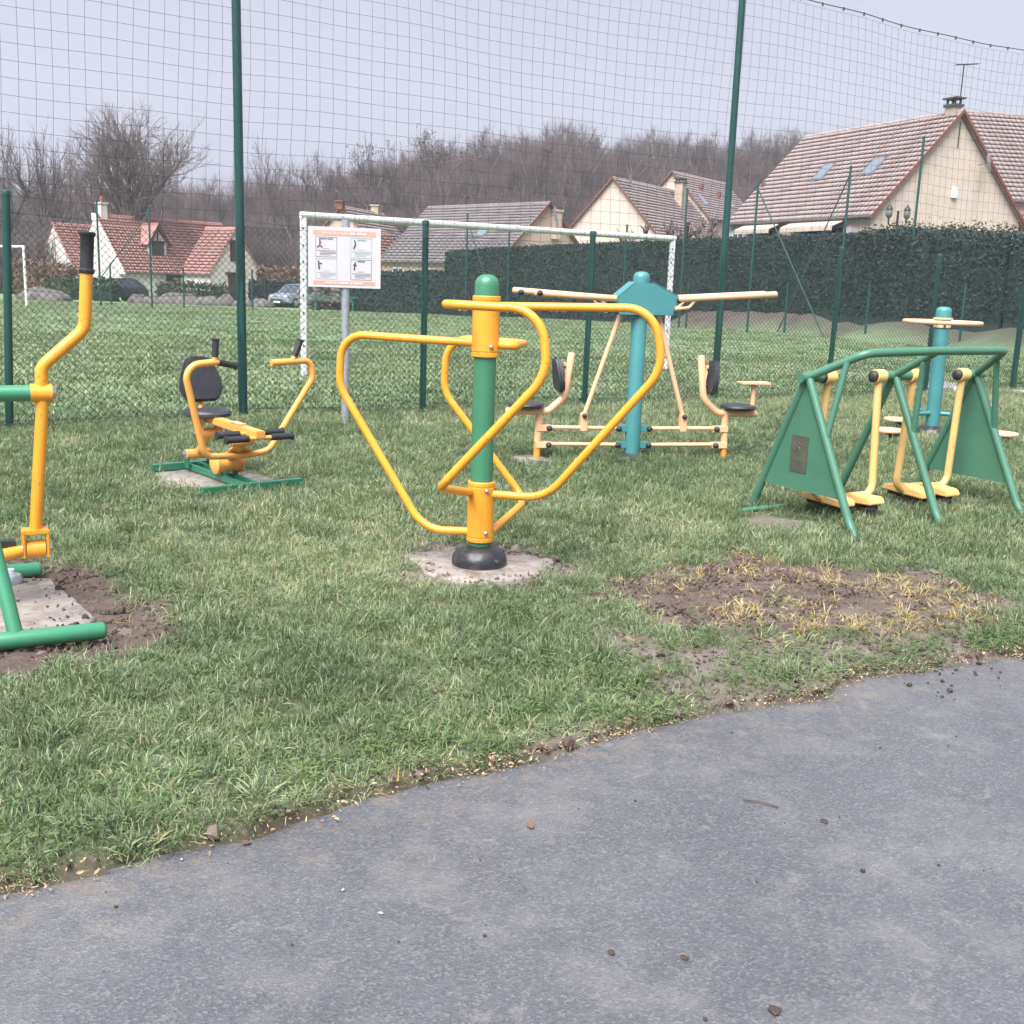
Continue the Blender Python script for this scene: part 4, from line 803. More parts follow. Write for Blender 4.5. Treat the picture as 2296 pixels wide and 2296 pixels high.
for a, b, z_, m_ in ((-.275, -.20, 1.916, 'ink_grey'), (-.19, -.13, 1.916, 'ink_grey'), (.12, .21, 1.914, 'ink_teal'), (.12, .20, 1.697, 'ink_grey')): rect('unreadable_print', a, b, z_, z_ + .011, M[m_], -.0145)

# ------------------------------------------------------------------ chain-link fence, tall poles and ball-stop net
FP = [(-7.05, 8.75), (-4.81, 10.31), (-2.98, 11.91), (-1.11, 13.02), (0.89, 14.22), (2.78, 15.38), (4.67, 16.45), (6.59, 17.70), (8.60, 19.05), (10.5, 20.2)]
TALL = {2: 'tall dark green pole rising behind the rowing machine out of the top of frame', 5: 'tall dark green pole behind the right seat of the press machine', 8: 'tall dark green pole beyond the right edge of the frame'}
FG = M['fence_green']
fence = thing('chain_link_fence', 'green chain-link fence with round posts crossing behind the exercise machines', 'fence', (0, 0, 0))
wires = [[], [], []]
for i, (x, y) in enumerate(FP):
    if i not in TALL:
        lean = {1: .10, 4: .012, 6: .02}.get(i, 0)
        p = MB().tube([(x, y, -.05), (x + lean, y, 2.17)], .038, 14).build('post', FG, fence)
        MB().lathe([(.042, 2.155), (.043, 2.19), (.038, 2.205), (.02, 2.212)], (x + lean, y, 0), 14).build('post_cap', FG, p)
def chain_link(a, b, ztop, seed):
    a = np.array(a); b = np.array(b); L = np.linalg.norm(b - a); u = (b - a) / L; nrm = np.array([-u[1], u[0]])
    w = .072; h = .072; nw = int(L / (w / 2)); ph = rng.uniform(0, 6.3); segs = []
    nz = int((ztop - .02) / (h / 2)); kz = np.arange(nz + 1)
    for k in range(nw):
        s0 = k * w / 2
        off = np.where((kz + k) % 2 == 0, 0.0, w / 2)
        s = s0 + off; sag = .022 * np.sin(math.pi * np.clip(s / L, 0, 1))
        z = .02 + kz * h / 2 * (1 - sag / ztop)
        s = s + .008 * np.sin(z * 2.1 + ph) + .006 * np.sin(s * 5 + z * 3 + ph)
        bulge = .035 * np.sin(math.pi * np.clip(s / L, 0, 1)) * np.sin(z * 1.7 + ph) + .012 * np.sin(s * 4 + z * 5 + ph)
        bulge = bulge + .004 * np.where((kz + k) % 2 == 0, 1, -1)
        segs.append(np.stack([a[0] + u[0] * s + nrm[0] * (bulge - .045), a[1] + u[1] * s + nrm[1] * (bulge - .045), z], 1))
    V, Q = polyline_tubes(segs, .0035, 3); return V, Q
for i in range(len(FP) - 1):
    V, Q = chain_link(FP[i], FP[i + 1], 1.97 if i < 2 else 2.06, i)
    link('wire_mesh', np_mesh('wire_mesh', V, Q, None, M['wire_green'], smooth=True), fence)
    (ax, ay), (bx, by) = FP[i], FP[i + 1]
    for q, (z, sg) in enumerate(((2.03 if i < 2 else 2.09, .05), (1.34, .06), (.10, .02))):
        zz = [z + .0] ; P = [(ax + (bx - ax) * f, ay + (by - ay) * f - .05, z - sg * 4 * f * (1 - f)) for f in np.linspace(0, 1, 13)]
        MB().tube(P, .0024, 5, cap=False).build('tension_wire', M['wire_green'], fence)
for i, lab in TALL.items():
    x, y = FP[i]; ro = thing('net_pole', lab, 'pole', (x, y, 0), 0, 'tall net poles along the fence')
    MB().tube([(0, 0, -.05), (0, 0, 6.0)], [.050, .046], 16).build('shaft', FG, ro); MB().lathe([(.05, 5.99), (.05, 6.02), (.02, 6.04)], n=14).build('cap', FG, ro)
# ball-stop net, one hanging sheet
net = thing('ball_stop_net', 'dark square-mesh ball-stop net hanging above the chain-link fence', 'net', (0, 0, 0))
fp = np.array(FP[:9]); seglen = np.r_[0, np.cumsum(np.linalg.norm(np.diff(fp, axis=0), axis=1))]
def along(s): return np.interp(s, seglen, fp[:, 0]), np.interp(s, seglen, fp[:, 1])
cell = .15; ztop0, zbot = 5.38, 2.02; Lt = seglen[-1]
def netpt(s, z):
    s = np.asarray(s, float); z = np.asarray(z, float)
    s2 = s + .012 * np.sin(z * 1.3 + s * .55) + .006 * np.sin(z * 4.1 + s * 2.3) + .04 * np.sin(s * .31) * (z - 3.8) / 2
    z2 = z + .022 * np.sin(s * .9 + z * .6) + .007 * np.sin(s * 3.3 + z * 2.2)
    x, y = along(s2); off = .07 + .06 * np.sin(s * .8 + z * .9)
    return np.stack([x + .51 * off, y - .86 * off, z2], -1)
segs = []
nv = int(Lt / cell); zs = np.arange(zbot, ztop0, cell)
for k in range(nv + 1): segs.append(netpt(np.full(len(zs), k * cell), zs))
for z in zs: ss = np.arange(0, nv + 1) * cell; segs.append(netpt(ss, np.full(len(ss), z)))
V, Q = polyline_tubes(segs, .0019, 3); link('mesh_sheet', np_mesh('mesh_sheet', V, Q, None, M['net'], smooth=True), net)
ss = np.arange(0, Lt, .1); P = netpt(ss, np.full(len(ss), ztop0)); MB().tube([tuple(p) for p in P], .006, 6, cap=False).build('top_cable', M['net'], net)
cl = None
for s in np.arange(.2, Lt, .42):
    p = netpt(s, ztop0 - .01)
    if cl is None: o = MB().box((0, 0, 0), (.02, .02, .045)).build('clip', M['net'], net, smooth=False); cl = o.data; o.location = p
    else: o = link('clip', cl, net); o.location = p

# ------------------------------------------------------------------ goals
def goal(label, pl, pr, h=2.44, r=.054, dirt=True):
    t = thing('football_goal', label, 'goal', (0, 0, 0), 0, 'white goals on the football pitch'); wm_ = M['white_metal'] if dirt else M['white']
    pl = Vector((*pl, float(zt(*pl)))); pr = Vector((*pr, float(zt(*pr)))); up = Vector((0, 0, h))
    for p in (pl, pr): MB().box(p + Vector((0, 0, h / 2 - .03)), (.10, .10, h)).build('upright', wm_, t, bevel=.012) if dirt else MB().tube([p, p + up], r, 12).build('upright', wm_, t)
    d = (pr - pl).normalized(); MB().tube([pl + up - d * .05, pr + up + d * .05], r, 14).build('crossbar', wm_, t)
    bk = Vector((-d.y, d.x, 0))
    if dirt:
        for p in (pl, pr):
            for k in range(9):
                MB().ball((p.x - .0, p.y - .058, p.z + .25 + k * .25), .014, 6, (1, .5, 1.2)).build('net_hook', M['soot'], t)
    return t
goal('chipped white football goal standing just behind the fence', (-3.29, 17.0), (2.82, 21.0))
goal('far white football goal seen at the left edge beyond the fence', (-26.8, 49.5), (-20.6, 46.4), dirt=False)

# ------------------------------------------------------------------ foliage helpers, hedges
def leaf_cloud(centers, size, seed=0, elong=1.0):
    r = np.random.default_rng(seed); n = len(centers); c = np.asarray(centers, float)
    d = r.normal(size=(n, 3)); d /= np.linalg.norm(d, axis=1)[:, None]; a = np.cross(d, r.normal(size=(n, 3))); a /= np.linalg.norm(a, axis=1)[:, None]
    s = size * r.uniform(.6, 1.4, n)[:, None]; V = np.stack([c - d * s * elong, c + a * s * .55, c + d * s * elong, c - a * s * .55], 1).reshape(-1, 3)
    i = np.arange(n)[:, None] * 4; return V, i + np.arange(4)[None]
def hedge(label, pts, tops, thick, mat, size, dens, rough=.12, name='hedge', group=None, cat='hedge', core=.16, shag=0.0):
    """hedge following ground points pts with top heights tops"""
    t = thing(name, label, cat, (pts[0][0], pts[0][1], 0), 0, group); ox, oy = pts[0]
    m = MB(); r = np.random.default_rng(len(pts) + int(thick * 100)); C = []
    for i in range(len(pts) - 1):
        a = np.array(pts[i]); b = np.array(pts[i + 1]); L = np.linalg.norm(b - a); u = (b - a) / L; nn = np.array([-u[1], u[0]])
        za, zb = float(zt(*a)), float(zt(*b)); h0, h1 = tops[i], tops[i + 1]; k = thick / 2 - core * .5
        q = [a - nn * k, b - nn * k, b + nn * k, a + nn * k]
        vs = [(*(p - [ox, oy]), z) for p, z in zip(q, (za - 1.3, zb - 1.3, zb - 1.3, za - 1.3))] + [(*(p - [ox, oy]), z - core * .6) for p, z in zip(q, (h0, h1, h1, h0))]
        m.add(vs, [(3, 2, 1, 0), (4, 5, 6, 7), (0, 1, 5, 4), (1, 2, 6, 5), (2, 3, 7, 6), (3, 0, 4, 7)])
        hm = (h0 + h1) / 2 - (za + zb) / 2
        nf = int(dens * L * hm); f = r.uniform(0, 1, nf); zz = r.uniform(0, 1, nf)
        for side in (-1, 1):
            if side == 1 and mat is M['hedge_dark']: nf2 = nf // 4
            else: nf2 = nf
            ff = f[:nf2]; off = (thick / 2 + r.normal(0, rough, nf2) * .6) * side; base = a[None] + (b - a)[None] * ff[:, None] + nn[None] * off[:, None]
            zl = za + (zb - za) * ff; ht = h0 + (h1 - h0) * ff; C.append(np.column_stack([base - [ox, oy], zl + (ht - zl) * zz[:nf2]]))
        nt_ = int(dens * L * thick * 1.2); ff = r.uniform(0, 1, nt_); off = r.uniform(-.5, .5, nt_) * thick; base = a[None] + (b - a)[None] * ff[:, None] + nn[None] * off[:, None]
        C.append(np.column_stack([base - [ox, oy], h0 + (h1 - h0) * ff + np.abs(r.normal(0, rough + shag, nt_)) - .03]))
        ne = int(dens * thick * hm)
        for p, zl, ht in ((a, za, h0), (b, zb, h1)):
            off = r.uniform(-.5, .5, ne) * thick; C.append(np.column_stack([p[None] - [ox, oy] + nn[None] * off[:, None] + u[None] * r.normal(0, rough * .5, ne)[:, None], zl + r.uniform(0, 1, ne) * (ht - zl)]))
    m.build('core', mat, t, smooth=False); V, Q = leaf_cloud(np.concatenate(C), size, 3); tag(link('foliage', np_mesh('foliage', V, Q, None, mat), t), kind='stuff'); return t
hedge('long dark clipped hedge screening the houses behind the pitch', [(-3.75, 60.2), (-1.6, 59.1), (7.0, 54.2), (9.5, 51.2), (13.7, 44.2)], [3.0, 3.2, 3.72, 3.78, 3.86], 1.2, M['hedge_dark'], .055, 300, .05, core=.08)
hedge('dark hedge with shaggy green top before the big house gable', [(13.75, 44.2), (14.5, 42.4), (16.9, 38.0), (20.5, 33.8)], [3.84, 3.82, 3.5, 3.2], 1.6, M['hedge_dark'], .06, 280, .07, core=.1, shag=.05)
hedge('overgrown green hedge row whose tips show against the cream gable', [(14.6, 43.6), (17.4, 39.2), (21.5, 34.8)], [3.85, 3.6, 3.25], 1.3, M['hedge_green'], .055, 300, .10, core=.2, shag=.12)
hedge('low dark hedge behind the information board', [(-9.6, 63.6), (-3.9, 60.9)], [1.75, 1.98], 1.0, M['hedge_dark'], .08, 130, .06, core=.1)
hedge('rounded green hedge in front of the red roofed house', [(-22.4, 70.0), (-18.3, 68.8)], [.62, .55], 1.6, M['hedge_green'], .10, 110, .16, core=.3)
hedge('green bush row at the far left beside the lower house wing', [(-30.0, 71.0), (-25.6, 70.4)], [.62, .72], 1.3, M['hedge_green'], .10, 110, .16, core=.3)
hedge('dark hedge between the red roofed house and the silver car', [(-17.2, 71.0), (-13.0, 72.8)], [.95, 1.05], 1.0, M['hedge_dark'], .09, 110, .12, core=.2)
hedge('russet brown beech hedge behind the dark hedge near the car', [(-17.6, 75.0), (-12.4, 76.0)], [1.8, 1.9], 1.0, M['hedge_brown'], .11, 90, .14, core=.3)
hedge('russet brown hedge against the gable of the low house wing', [(-33.2, 74.0), (-29.2, 72.6)], [1.75, 1.45], 1.0, M['hedge_brown'], .11, 90, .16, core=.3)

# ------------------------------------------------------------------ houses
COURSE = {}
def course_mesh(L, w, mat, key):
    k = (round(L, 2), round(w, 3), mat.name)
    if k in COURSE: return COURSE[k]
    n = max(4, int(L / .26)); V = []; Q = []
    for i in range(n):
        y0 = -L / 2 + L * i / n; y1 = y0 + L / n; j = random.uniform(-.006, .008); x0 = -.03 + random.uniform(-.007, .007); o = len(V)
        for y in (y0, y1): V += [(x0 + .07, y, -.01), (x0, y, .085 + j), (w + .05, y, .02), (w + .05, y, -.01)]
        Q += [(o, o + 1, o + 5, o + 4), (o + 1, o + 2, o + 6, o + 5), (o + 2, o + 3, o + 7, o + 6), (o, o + 3, o + 2, o + 1), (o + 4, o + 5, o + 6, o + 7)]
    me = np_mesh('tile_course', np.array(V), np.array(Q), None, mat); COURSE[k] = me; return me
def house(label, x, y, phi, W, L, ze, zr, zb, wall, tile, course=.29, ov=.28, ovy=.22, verge=None, sides=(0, 1), name='house', backsides=True, half_hip=0.0):
    """local: gable wall along +X from 0 to W at y=0, length along +/-Y. half_hip slants the far verge"""
    t = thing(name, label, 'house', (x, y, 0), R(phi)); sg = 1 if L > 0 else -1; Lm = abs(L)
    poly = [(0, 0, zb), (W, 0, zb), (W, 0, ze), (W / 2, 0, zr - .06), (0, 0, ze)]
    MB().prism(poly, (0, 0, 0), (0, L, 0)).build('wall', wall, t, smooth=False)
    rise = zr - ze; half = W / 2; pitch = math.atan2(rise, half); sl = math.hypot(rise, half) + ov
    rf = MB(); y0, y1 = -ovy * sg, L + ovy * sg
    for s in (0, 1):
        ex = -ov * math.cos(pitch) if s == 0 else W + ov * math.cos(pitch); ez = ze - ov * math.sin(pitch)
        a = (ex, y0, ez); b = (ex, y1, ez); c = (W / 2, y1, zr); d = (W / 2, y0, zr); rf.prism([a, b, c, d], (0, 0, .0), (0, 0, .05))
    roof = rf.build('roof', tile, t, smooth=False)
    n = int(sl / course); w = sl / n
    for s in sides:
        Lc = Lm + 2 * ovy; me = course_mesh(Lc, w, tile, None)
        for i in range(n):
            d = i * w
            o = link('tile_course', me, roof)
            if s == 0: o.location = (-ov * math.cos(pitch) + d * math.cos(pitch), L / 2, ze - ov * math.sin(pitch) + d * math.sin(pitch) + .05); o.rotation_euler = (0, -pitch, 0)
            else: o.location = (W + ov * math.cos(pitch) - d * math.cos(pitch), L / 2, ze - ov * math.sin(pitch) + d * math.sin(pitch) + .05); o.rotation_euler = (0, -pitch, math.pi)
    m = MB(); m.tube([(W / 2, y0, zr + .06), (W / 2, y1, zr + .06)], .085, 8); rt = m.build('ridge', tile, roof)
    if verge:
        for s in (0, 1):
            ex = -ov * math.cos(pitch) if s == 0 else W + ov * math.cos(pitch); ez = ze - ov * math.sin(pitch)
            MB().prism([(ex, y0 - .03 * sg, ez - .04), (ex, y0 - .03 * sg, ez + .12), (W / 2, y0 - .03 * sg, zr + .15), (W / 2, y0 - .03 * sg, zr - .01)], (0, 0, 0), (0, .07 * sg, 0)).build('verge_board', verge, roof, smooth=False)
    gx = -ov * math.cos(pitch) - .05; gz = ze - ov * math.sin(pitch) + .02
    for s in (0, 1): xx = gx if s == 0 else W - gx; MB().tube([(xx, y0, gz), (xx, y1, gz)], .06, 8).build('gutter', M['gutter'], roof)
    t['_p'] = 0; del t['_p']; return t, roof, dict(W=W, L=L, ze=ze, zr=zr, pitch=pitch, ov=ov, sg=sg)
def skylight(roof, g, side, d, yc, w=.8, h=1.15):
    p = g['pitch']; c = math.cos(p); s_ = math.sin(p); bx = d * c; bz = g['ze'] + d * s_ + .10
    rot = Matrix.Rotation(-p, 3, 'Y') if side == 0 else Matrix.Rotation(math.pi, 3, 'Z') @ Matrix.Rotation(-p, 3, 'Y'); x = bx if side == 0 else g['W'] - bx
    f = MB().box((0, 0, 0), (h, w, .10)).build('skylight', M['gutter'], roof, smooth=False); f.location = (x, yc, bz); f.rotation_euler = rot.to_euler()
    MB().box((0, 0, .055), (h - .2, w - .16, .02)).build('pane', M['glass_sky'], f, smooth=False) if False else None
    q = MB().box((0, 0, .053), (h - .22, w - .2, .012)); fo = q.build('pane', M['glass_sky'], roof, smooth=False); fo.location = f.location; fo.rotation_euler = f.rotation_euler
def window(t, p, n, w, h, frame, pane, shutters=None, sill=True):
    """p centre on the wall, n outward normal (2D)"""
    n = Vector((n[0], n[1], 0)).normalized(); a = math.atan2(n.y, n.x) + math.pi / 2; rot = Matrix.Rotation(a, 3, 'Z'); p = Vector(p)
    f = MB()
    for dx, dz, sx, sz in ((0, h / 2, w, .07), (0, -h / 2, w, .07), (-w / 2, 0, .07, h + .07), (w / 2, 0, .07, h + .07), (0, 0, .045, h)): f.box(p + rot @ Vector((dx, 0, dz)) + n * .02, (sx, .07, sz), rot)
    fr = f.build('window', frame, t, smooth=False)
    MB().box(p + n * .006, (w, .03, h), rot).build('pane', pane, fr, smooth=False)
    if shutters:
        for s in (-1, 1): MB().box(p + rot @ Vector((s * (w / 2 + .27), 0, 0)) + n * .03, (.46, .045, h + .05), rot).build('shutter', shutters, fr, smooth=False)
def chimney(t, p, w, d, h, mat, cap=True, name='chimney'):
    c = MB().box((p[0], p[1], p[2] + h / 2), (w, d, h)).build(name, mat, t, smooth=False)
    MB().box((p[0], p[1], p[2] + h + .05), (w + .14, d + .14, .1)).build('cap', M['soot'] if cap else mat, c, smooth=False)
    if cap:
        for sx in (-1, 1):
            for sy in (-1, 1): MB().box((p[0] + sx * w * .4, p[1] + sy * d * .4, p[2] + h + .2), (.07, .07, .2)).build('cowl_leg', M['soot'], c, smooth=False)
        MB().box((p[0], p[1], p[2] + h + .33), (w + .22, d + .22, .06)).build('cowl', M['soot'], c, smooth=False)
    return c
def aerial(t, p, h, boom=1.2, a=0.4):
    m = MB().tube([p, (p[0], p[1], p[2] + h)], .025, 6).build('aerial_mast', M['dark_iron'], t); ca, sa = math.cos(a), math.sin(a); z = p[2] + h
    MB().tube([(p[0] - ca * boom * .35, p[1] - sa * boom * .35, z - .08), (p[0] + ca * boom * .65, p[1] + sa * boom * .65, z + .16)], .028, 6).build('aerial_boom', M['dark_iron'], m)
    for k in range(7):
        f = -.3 + .9 * k / 6; MB().tube([(p[0] + ca * boom * f - sa * .2, p[1] + sa * boom * f + ca * .2, z + .25 * f), (p[0] + ca * boom * f + sa * .2, p[1] + sa * boom * f - ca * .2, z + .25 * f)], .009, 4).build('aerial_rod', M['dark_iron'], m)
def dish(t, p, nrm, r=.4):
    q = MB(); q.lathe([(r, .10), (r * .75, .045), (r * .4, .012), (.01, 0)], p, 18, nrm); d = q.build('satellite_dish', M['dish'], t)
    MB().tube([Vector(p) - Vector(nrm).normalized() * .35, Vector(p)], .02, 6).build('dish_arm', M['dark_iron'], d)

# big cream house on the right
t, rf, g = house('large cream house with pinkish tiled roof, two skylights and a tall gable at right', 13.87, 45, 24.2, 8.03, 9.55, 4.75, 8.83, .3, M['wall_cream'], M['tile_pink'], course=.285, verge=M['brickred'])
skylight(rf, g, 0, 2.75, 5.55); skylight(rf, g, 0, 2.75, 2.35)
c = chimney(t, (4.0, .36, 8.45), .36, .50, .66, M['chimney']); aerial(c, (4.2, .25, 9.3), 1.45, 1.5, .25)
dish(t, (5.25, -.5, 6.95), (.75, -.6, .2), .42); MB().box((4.15, -.05, 5.75), (.24, .14, .42)).build('vent_box', M['white'], t, bevel=.01)
MB().tube([(4.05, -.06, 8.5), (4.05, -.06, 7.5)], .02, 6).build('cable', M['dark_iron'], t)
for yc, w in ((6.9, 2.6), (3.1, 3.4)):
    aw = MB().prism([(-.02, yc - w / 2, 4.52), (-.02, yc + w / 2, 4.52), (-.75, yc + w / 2, 4.22), (-.75, yc - w / 2, 4.22)], (0, 0, 0), (0, 0, .04)).build('awning', M['awning'], t, smooth=False)
    MB().box((-.76, yc, 4.14), (.02, w, .16)).build('valance', M['awning'], aw, smooth=False)
for yc in (8.9, 6.6, 3.6, 1.9): window(t, (0, yc, 3.75), (-1, 0), .8 if yc != 3.6 else 1.2, 1.0, M['white'], M['glass'], M['shutter'])
for i in range(4): MB().box((1.6, 9.4 - i * 2.1, 4.75 + 1.72), (.25, .12, .22)).build('vent_tile', M['brickred'], rf, smooth=False) if i in (0,) else None
# its neighbour behind on the far right
t, rf, g = house('house with brown tiled roof rising behind the cream gable at the right edge', 19.6, 58.5, -80, 9.0, 14.0, 5.9, 10.0, .3, M['wall_cream'], M['tile_brown'], course=.30, verge=None)
skylight(rf, g, 1, 3.3, 5.6, .5, .4)
t, rf, g = house('low brick red annexe beside the cream gable at the right edge', 22.2, 46.5, 24.2, 3.0, 5.0, 4.35, 5.4, .3, M['brickred'], M['tile_red'], course=.3)
# grey-brown roofed house behind the goal
t, rf, g = house('house with long grey-brown tiled roof and peach gable behind the goal', -1.35, 65.0, 44.3, 8.0, 11.0, 2.74, 6.22, -.6, M['wall_peach'], M['tile_slate'], course=.27, verge=M['brickred'])
skylight(rf, g, 0, 2.6, 3.4, .9, 1.1); dish(t, (4.15, -.45, 5.55), (.5, -.85, .2), .55); aerial(t, (3.95, .1, 6.2), 3.0, .5, 1.2); chimney(t, (4.6, -.22, 4.2), .5, .4, 1.6, M['wall_peach'], cap=False)
for yc in (9.2, 6.2, 3.4): window(t, (0, yc, 1.75), (-1, 0), 1.0, .9, M['white'], M['glass'])
# pale gable pair on the right of the goal
t, rf, g = house('pale cream gabled house with pinkish roof behind the bare pollard tree', 9.4, 79.0, 148.5, 7.0, -12.0, 5.35, 9.0, -.5, M['wall_cream'], M['tile_pink'], course=.30, verge=M['brickred'])
chimney(rf, (2.4, -9.3, 7.5), .65, .85, 2.0, M['chimney']); dish(rf, (2.9, -1.3, 9.05), (-.9, -.3, .1), .38); aerial(t, (3.3, -.1, 8.8), 1.6, .5, .4)
t, rf, g = house('upper pinkish roofed house standing highest of the middle houses', 15.2, 92.0, 145.7, 7.0, -10.5, 7.3, 10.85, 1.0, M['wall_cream'], M['tile_pink'], course=.30, verge=M['brickred'])
skylight(rf, g, 0, 2.2, -7.2, .8, 1.3); skylight(rf, g, 0, 1.9, -1.4, .8, 1.3)
for i in (0, 1): MB().box((2.3 - i * .5, -3.0 - i * 2.5, 10.0 - i * .5), (.3, .3, .4)).build('vent_tile', M['brickred'], rf, smooth=False)
# small peach house behind the sign
t, rf, g = house('small peach gabled house with red roof half hidden by the information board', -10.6, 80.0, 165, 4.6, -7.5, 4.1, 6.35, -.6, M['wall_peach'], M['tile_pink'], course=.3, verge=M['brickred'])
chimney(rf, (2.3, -6.2, 5.9), .6, .6, 1.0, M['chimney'], cap=False); chimney(t, (2.3, .4, 6.2), .5, .5, .5, M['brickred'], cap=False, name='chimney_stack')
t, rf, g = house('low red roofed lean-to house right of the information board', -8.7, 74.0, 160, 4.5, -4.2, 2.4, 4.5, -.6, M['brickred'], M['tile_red'], course=.3)

# left house with red tiled roof: main range, lower wing and front gable
zb = -.75
t, rf, g = house('white house with steep red tiled roof, dormer and boulders in front', -28.4, 80.0, 142.8, 6.6, -11.2, 1.42, 5.30, zb, M['wall_white'], M['tile_red'], course=.27, sides=(0,), ov=.2, ovy=.02)
chimney(t, (3.3, -.55, 4.9), .58, .5, 1.25, M['wall_white'], cap=False); 
cp = MB().lathe([(.15, 0), (.13, .40), (.11, .44)], (3.3, -.55, 6.25), 10).build('chimney_pot', M['brickred'], t)
# gable parapet
MB().prism([(-.25, 0, 1.2), (3.3, 0, 5.45), (3.3, 0, 5.0), (.25, 0, 1.2)], (0, .02, 0), (0, .32, 0)).build('parapet', M['wall_white'], t, smooth=False)
# dormer
dy, dw = -4.3, 1.5
dm_ = MB().prism([(.95, 0, 2.1), (.95, 0, 3.65), (.95, dw / 2, 4.72), (.95, dw, 3.65), (.95, dw, 2.1)], (0, dy, 0), (2.1, dy, 0)).build('dormer', M['wall_white'], t, smooth=False)
for sg_ in (0, 1):
    e0, e1 = (-.28, -.12) if sg_ == 0 else (dw + .28, dw + .12)
    MB().prism([(.72, e0, 3.38), (.72, dw / 2, 4.98), (.72, dw / 2, 4.76), (.72, e1, 3.32)], (0, dy, 0), (2.5, dy, 0)).build('dormer_roof', M['tile_red'], dm_, smooth=False)
    MB().prism([(.66, e0, 3.36), (.66, dw / 2, 5.0), (.66, dw / 2, 4.70), (.66, e1, 3.24)], (0, dy, 0), (.06, dy, 0)).build('bargeboard', M['timber'], dm_, smooth=False)
MB().box((.92, dy + dw / 2, 2.92), (.06, 1.0, 1.3)).build('dormer_shutter', M['timber'], dm_, smooth=False)
for q in (((.93, dy, 3.6), (.93, dy + dw / 2, 4.6)), ((.93, dy + dw, 3.6), (.93, dy + dw / 2, 4.6)), ((.93, dy + dw / 2, 3.6), (.93, dy + dw / 2, 4.6)), ((.93, dy, 3.62), (.93, dy + dw, 3.62))): MB().tube(q, .06, 4).build('timber_frame', M['timber'], dm_)
# ground-floor openings on the long front
window(t, (0, -4.6, .35), (-1, 0), 1.1, 1.5, M['timber'], M['wall_peach'], M['timber']); MB().box((-.06, -4.6, 1.22), (.14, 2.2, .18)).build('lintel', M['timber'], t, smooth=False)
window(t, (0, -8.0, .4), (-1, 0), .6, .8, M['timber'], M['glass'])
t, rf, g = house('lower left wing of the white house with its own red tiled roof', -32.2, 81.5, 143.2, 6.3, -5.0, .75, 4.62, zb, M['wall_white'], M['tile_red'], course=.27, sides=(0,), ov=.15, ovy=.1)
t, rf, g = house('white front gable at the right end of the red roofed house, shuttered', -22.25, 80.0, 53.6, 4.72, 3.2, 1.47, 4.68, zb, M['wall_white'], M['tile_red'], course=.27, sides=(0, 1), ov=.2, ovy=.12)
window(t, (2.35, 0, 3.05), (0, -1), .9, 1.3, M['timber'], M['timber']); MB().box((2.35, -.05, 3.8), (1.5, .12, .16)).build('lintel', M['timber'], t, smooth=False)
MB().box((2.3, -.03, .35), (1.3, .08, 2.1)).build('garage_door', M['timber'], t, smooth=False); MB().box((2.3, -.05, 1.5), (1.8, .12, .16)).build('lintel', M['timber'], t, smooth=False)

# ------------------------------------------------------------------ far fence posts with braces, street lamp
def far_post(x, y, h, label, brace=None, r=.046):
    z = float(zt(x, y)); t = thing('far_pole', label, 'pole', (x, y, z), 0, 'tall posts along the far side of the pitch')
    MB().tube([(0, 0, -.1), (0, 0, h)], r, 10).build('shaft', FG, t); MB().lathe([(r * 1.1, h - .02), (r * 1.1, h + .05), (.02, h + .07)], n=10).build('cap', FG, t)
    if brace: MB().tube([(0, 0, h - .25), (brace[0], brace[1], float(zt(x + brace[0], y + brace[1])) - z)], .027, 8).build('brace', FG, t)
far_post(-2.75, 57.0, 5.1, 'far green post between the sign and the first low fence post', (1.7, -1.5))
far_post(-.62, 57.0, 4.55, 'far green post crossing the grey roof left of its skylight')
far_post(4.9, 52.6, 4.5, 'far green post in front of the cream gable behind the goal')
far_post(7.05, 48.8, 5.9, 'far green post just left of the tall pole above the pollard tree')
far_post(9.2, 44.6, 5.85, 'braced far green post before the left end of the pink roof', (2.15, -3.5))
far_post(12.3, 43.0, 6.05, 'braced far dark post standing under the two skylights', (-1.9, 1.6))
far_post(14.3, 41.2, 6.45, 'far dark post crossing the cream gable beside the lamp')
far_post(-17.2, 52.0, 4.6, 'braced far post in front of the dormer of the red roofed house', (-3.0, -1.0))
far_post(-19.6, 52.0, 4.8, 'far thin post at the left in front of the low house wing')
# low posts of the far rail fence
lp = None
for k, (x, y) in enumerate([(7.4, 49.0), (10.6, 44.2), (12.7, 40.6), (14.9, 37.4), (-16.6, 55.0), (-20.2, 55.0), (-13.2, 55.0)]):
    t = thing('far_post', ['short green post behind the right goal upright', 'short green post between the two braced far posts', 'short green post left of the waist twister ring', 'short green post right of the waist twister ring', 'short thin post before the white front gable', 'short thin post before the low left wing of the white house', 'short thin post just right of the left tall pole'][k], 'post', (x, y, float(zt(x, y))), 0, 'short posts at the far edge of the pitch')
    if lp is None: lp = MB().tube([(0, 0, -.1), (0, 0, 2.0)], .045, 8).build('shaft', FG, t).data
    else: link('shaft', lp, t)
t = thing('street_lamp', 'dark twin-globe garden lamp in front of the cream gable', 'lamp', (14.55, 43.9, 0), R(20))
MB().tube([(0, 0, 3.5), (0, 0, 4.75)], .05, 10).build('column', M['dark_iron'], t)
for s in (-1, 1):
    MB().tube(fillet([(0, 0, 4.2), (.4 * s, 0, 4.2), (.42 * s, 0, 4.45)], .1), .03, 8).build('arm', M['dark_iron'], t)
    gl = MB().lathe([(.04, 4.44), (.12, 4.54), (.14, 4.68), (.10, 4.80), (.04, 4.86)], (.42 * s, 0, 0), 12).build('globe', M['lamp_glass'], t)
    MB().lathe([(.15, 4.80), (.08, 4.90), (.02, 4.99)], (.42 * s, 0, 0), 12).build('lid', M['dark_iron'], gl)

